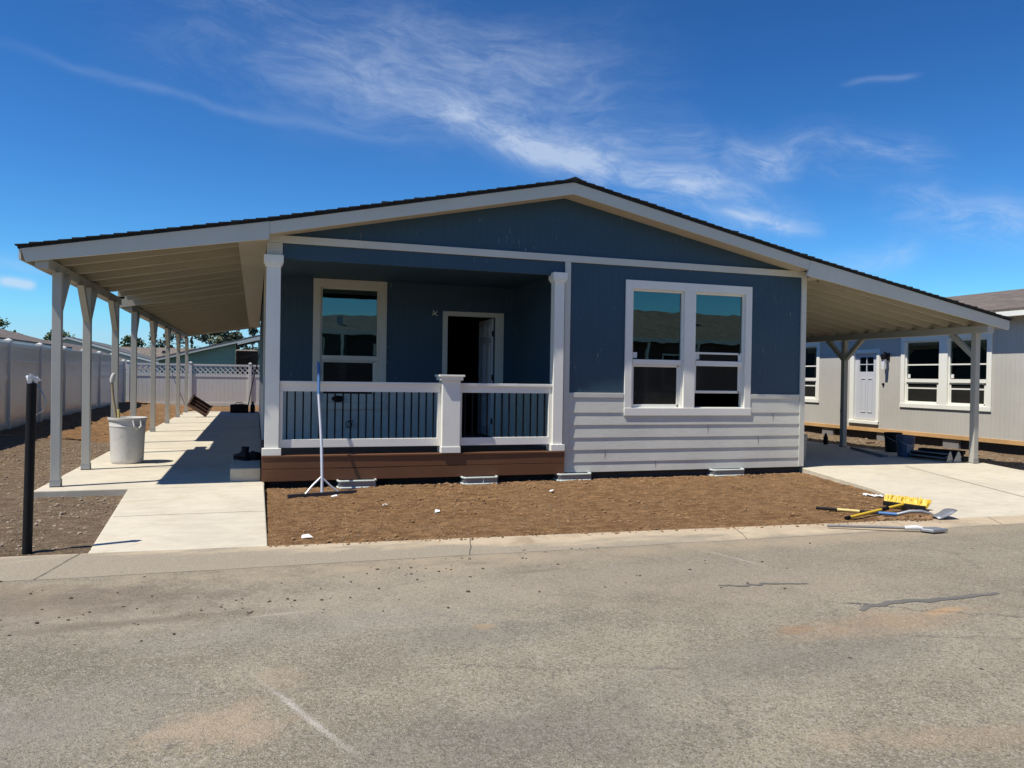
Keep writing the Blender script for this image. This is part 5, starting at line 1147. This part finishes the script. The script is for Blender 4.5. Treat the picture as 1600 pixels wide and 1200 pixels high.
s.add(vs, fs); o = s.build('cloth', M['paper'], rg, smooth=True); md = o.modifiers.new('thick', 'SOLIDIFY'); md.thickness = .004

# ------------------------------------------------------------------ things under the right carport
def pail(x, y, label, mat, r=.15, h=.38, band=None):
    t = thing('pail', label, 'bucket', (x, y, 0), 'pails under the right carport')
    s = MB(); s.lathe([(0, .003), (r * .87, .003), (r * .88, .02), (r * .97, h * .74), (r * 1.05, h * .75), (r * 1.05, h * .79), (r * .98, h * .80), (r * 1.0, h * .88), (r * 1.05, h * .89), (r * 1.05, h), (r * .98, h), (r * .95, h * .7), (r * .85, .03), (0, .03)], 32, (x, y, 0)); s.build('shell', M[mat], t, smooth=True)
    if band:
        s = MB(); n = 9; vs = []
        for i in range(n):
            a_ = band[0] + (band[1] - band[0]) * i / (n - 1)
            vs += [(x + (r * .915 + .004) * math.cos(a_), y + (r * .915 + .004) * math.sin(a_), h * .22), (x + (r * .955 + .004) * math.cos(a_), y + (r * .955 + .004) * math.sin(a_), h * .62)]
        s.add(vs, [(2 * i, 2 * i + 2, 2 * i + 3, 2 * i + 1) for i in range(n - 1)]); s.build('paper_label', M[band[2]], t, fix=False)
    s = MB(); s.tube([(x + r * 1.06 * math.cos(a_), y + r * 1.06 * math.sin(a_), h * .82 - .11 * math.sin(k / 8 * PI)) for k, a_ in ((k, -PI + k / 8 * PI) for k in range(9))], .004, 6); s.build('bail_handle', M['galv'], t)
    return t
pail(11.98, 2.02, 'dark pail with black square mark, set behind the blue pail', 'rubber', .16, .39, (-2.0, -1.2, 'blackpl'))
pail(11.43, 1.16, 'dusty blue pail with pale label at the edge of the slab', 'bluepl', .155, .40, (-2.2, -1.3, 'greypl'))
pail(8.40, .45, 'tall grey pail tucked behind the right corner of the blue house', 'greypl', .15, .50)
s = MB(); s.bar((11.60, 2.72, .025), (10.92, 1.12, .025), .09, .04); tag(s.build('lumber_board', M['greywood']), 'loose grey board lying on the shaded slab from the carport post', 'board')
s = MB(); s.lathe([(0, 0), (.045, 0), (.05, .02), (.05, .15), (.03, .20), (.02, .25), (0, .25)], 16, (11.8, 3.75, 0)); tag(s.build('spray_bottle', M['blackpl'], smooth=True), 'small black bottle on the far edge of the right slab', 'bottle')
tb = thing('tool_tray', 'pile of black tool trays lying at the foot of the right carport post', 'tool tray', (11.5, .55, 0))
for k, (xa, ya, xb, yb, z, w) in enumerate(((11.40, .95, 11.75, .10, .02, .20), (11.45, 1.0, 11.72, .18, .075, .16), (11.5, .9, 11.8, .2, .13, .12))):
    s = MB(); s.bar((xa, ya, z + .02), (xb, yb, z + .02), w, .045); dq = Vector((xb - xa, yb - ya, 0)).normalized(); sq = Vector((-dq.y, dq.x, 0)) * (w / 2)
    for m_ in (-1, 1): s.bar((xa + sq.x * m_, ya + sq.y * m_, z + .05), (xb + sq.x * m_, yb + sq.y * m_, z + .05), .015, .03)
    s.build('tray', M['blackpl'], tb, bevel=.004)
s = MB(); s.tube([(11.30, .92, .07), (11.42, .25, .06)], .015, 8); s.tube([(11.34, .90, .14), (11.52, .22, .13)], .013, 8); s.build('tool_shaft', M['steel'], tb)
def blade(x, y, rz, label):
    t = thing('float_blade', label, 'trowel blade', (x, y, 0), 'steel float blades by the post', (0, 0, rz))
    s = MB(); s.prism([(-.10, 0), (.10, 0), (.02, .19), (-.01, .19)], -.004, .004, 'Y'); s.build('plate', M['galv'], t, local=True)
    s = MB(); s.prism([(-.10, .0), (.10, 0), (.10, .008), (-.10, .008)], -.05, .05, 'Y'); s.tube([(0, .004, .05), (0, .06, .08), (0, .07, .10)], .010, 6); s.build('bracket', M['steel'], t, local=True)
blade(11.42, .16, .1, 'triangular grey steel float blade nearest the open slab'); blade(11.58, .13, -.2, 'triangular grey steel float blade closest to the right post')
scrap(12.9, 3.6, .0, [(-.12, -.03, .02), (.12, -.04, .03), (.14, .03, .05), (-.1, .04, .04)], 'orange plastic scrap on the gravel beside the tool trays', 'orange', 'plastic scrap')
scrap(12.75, -.55, -.03, [(-.2, -.08, .02), (.2, -.1, .03), (.24, .06, .06), (-.1, .09, .05)], 'red orange rag on the gravel right of the post', 'orange', 'rag')
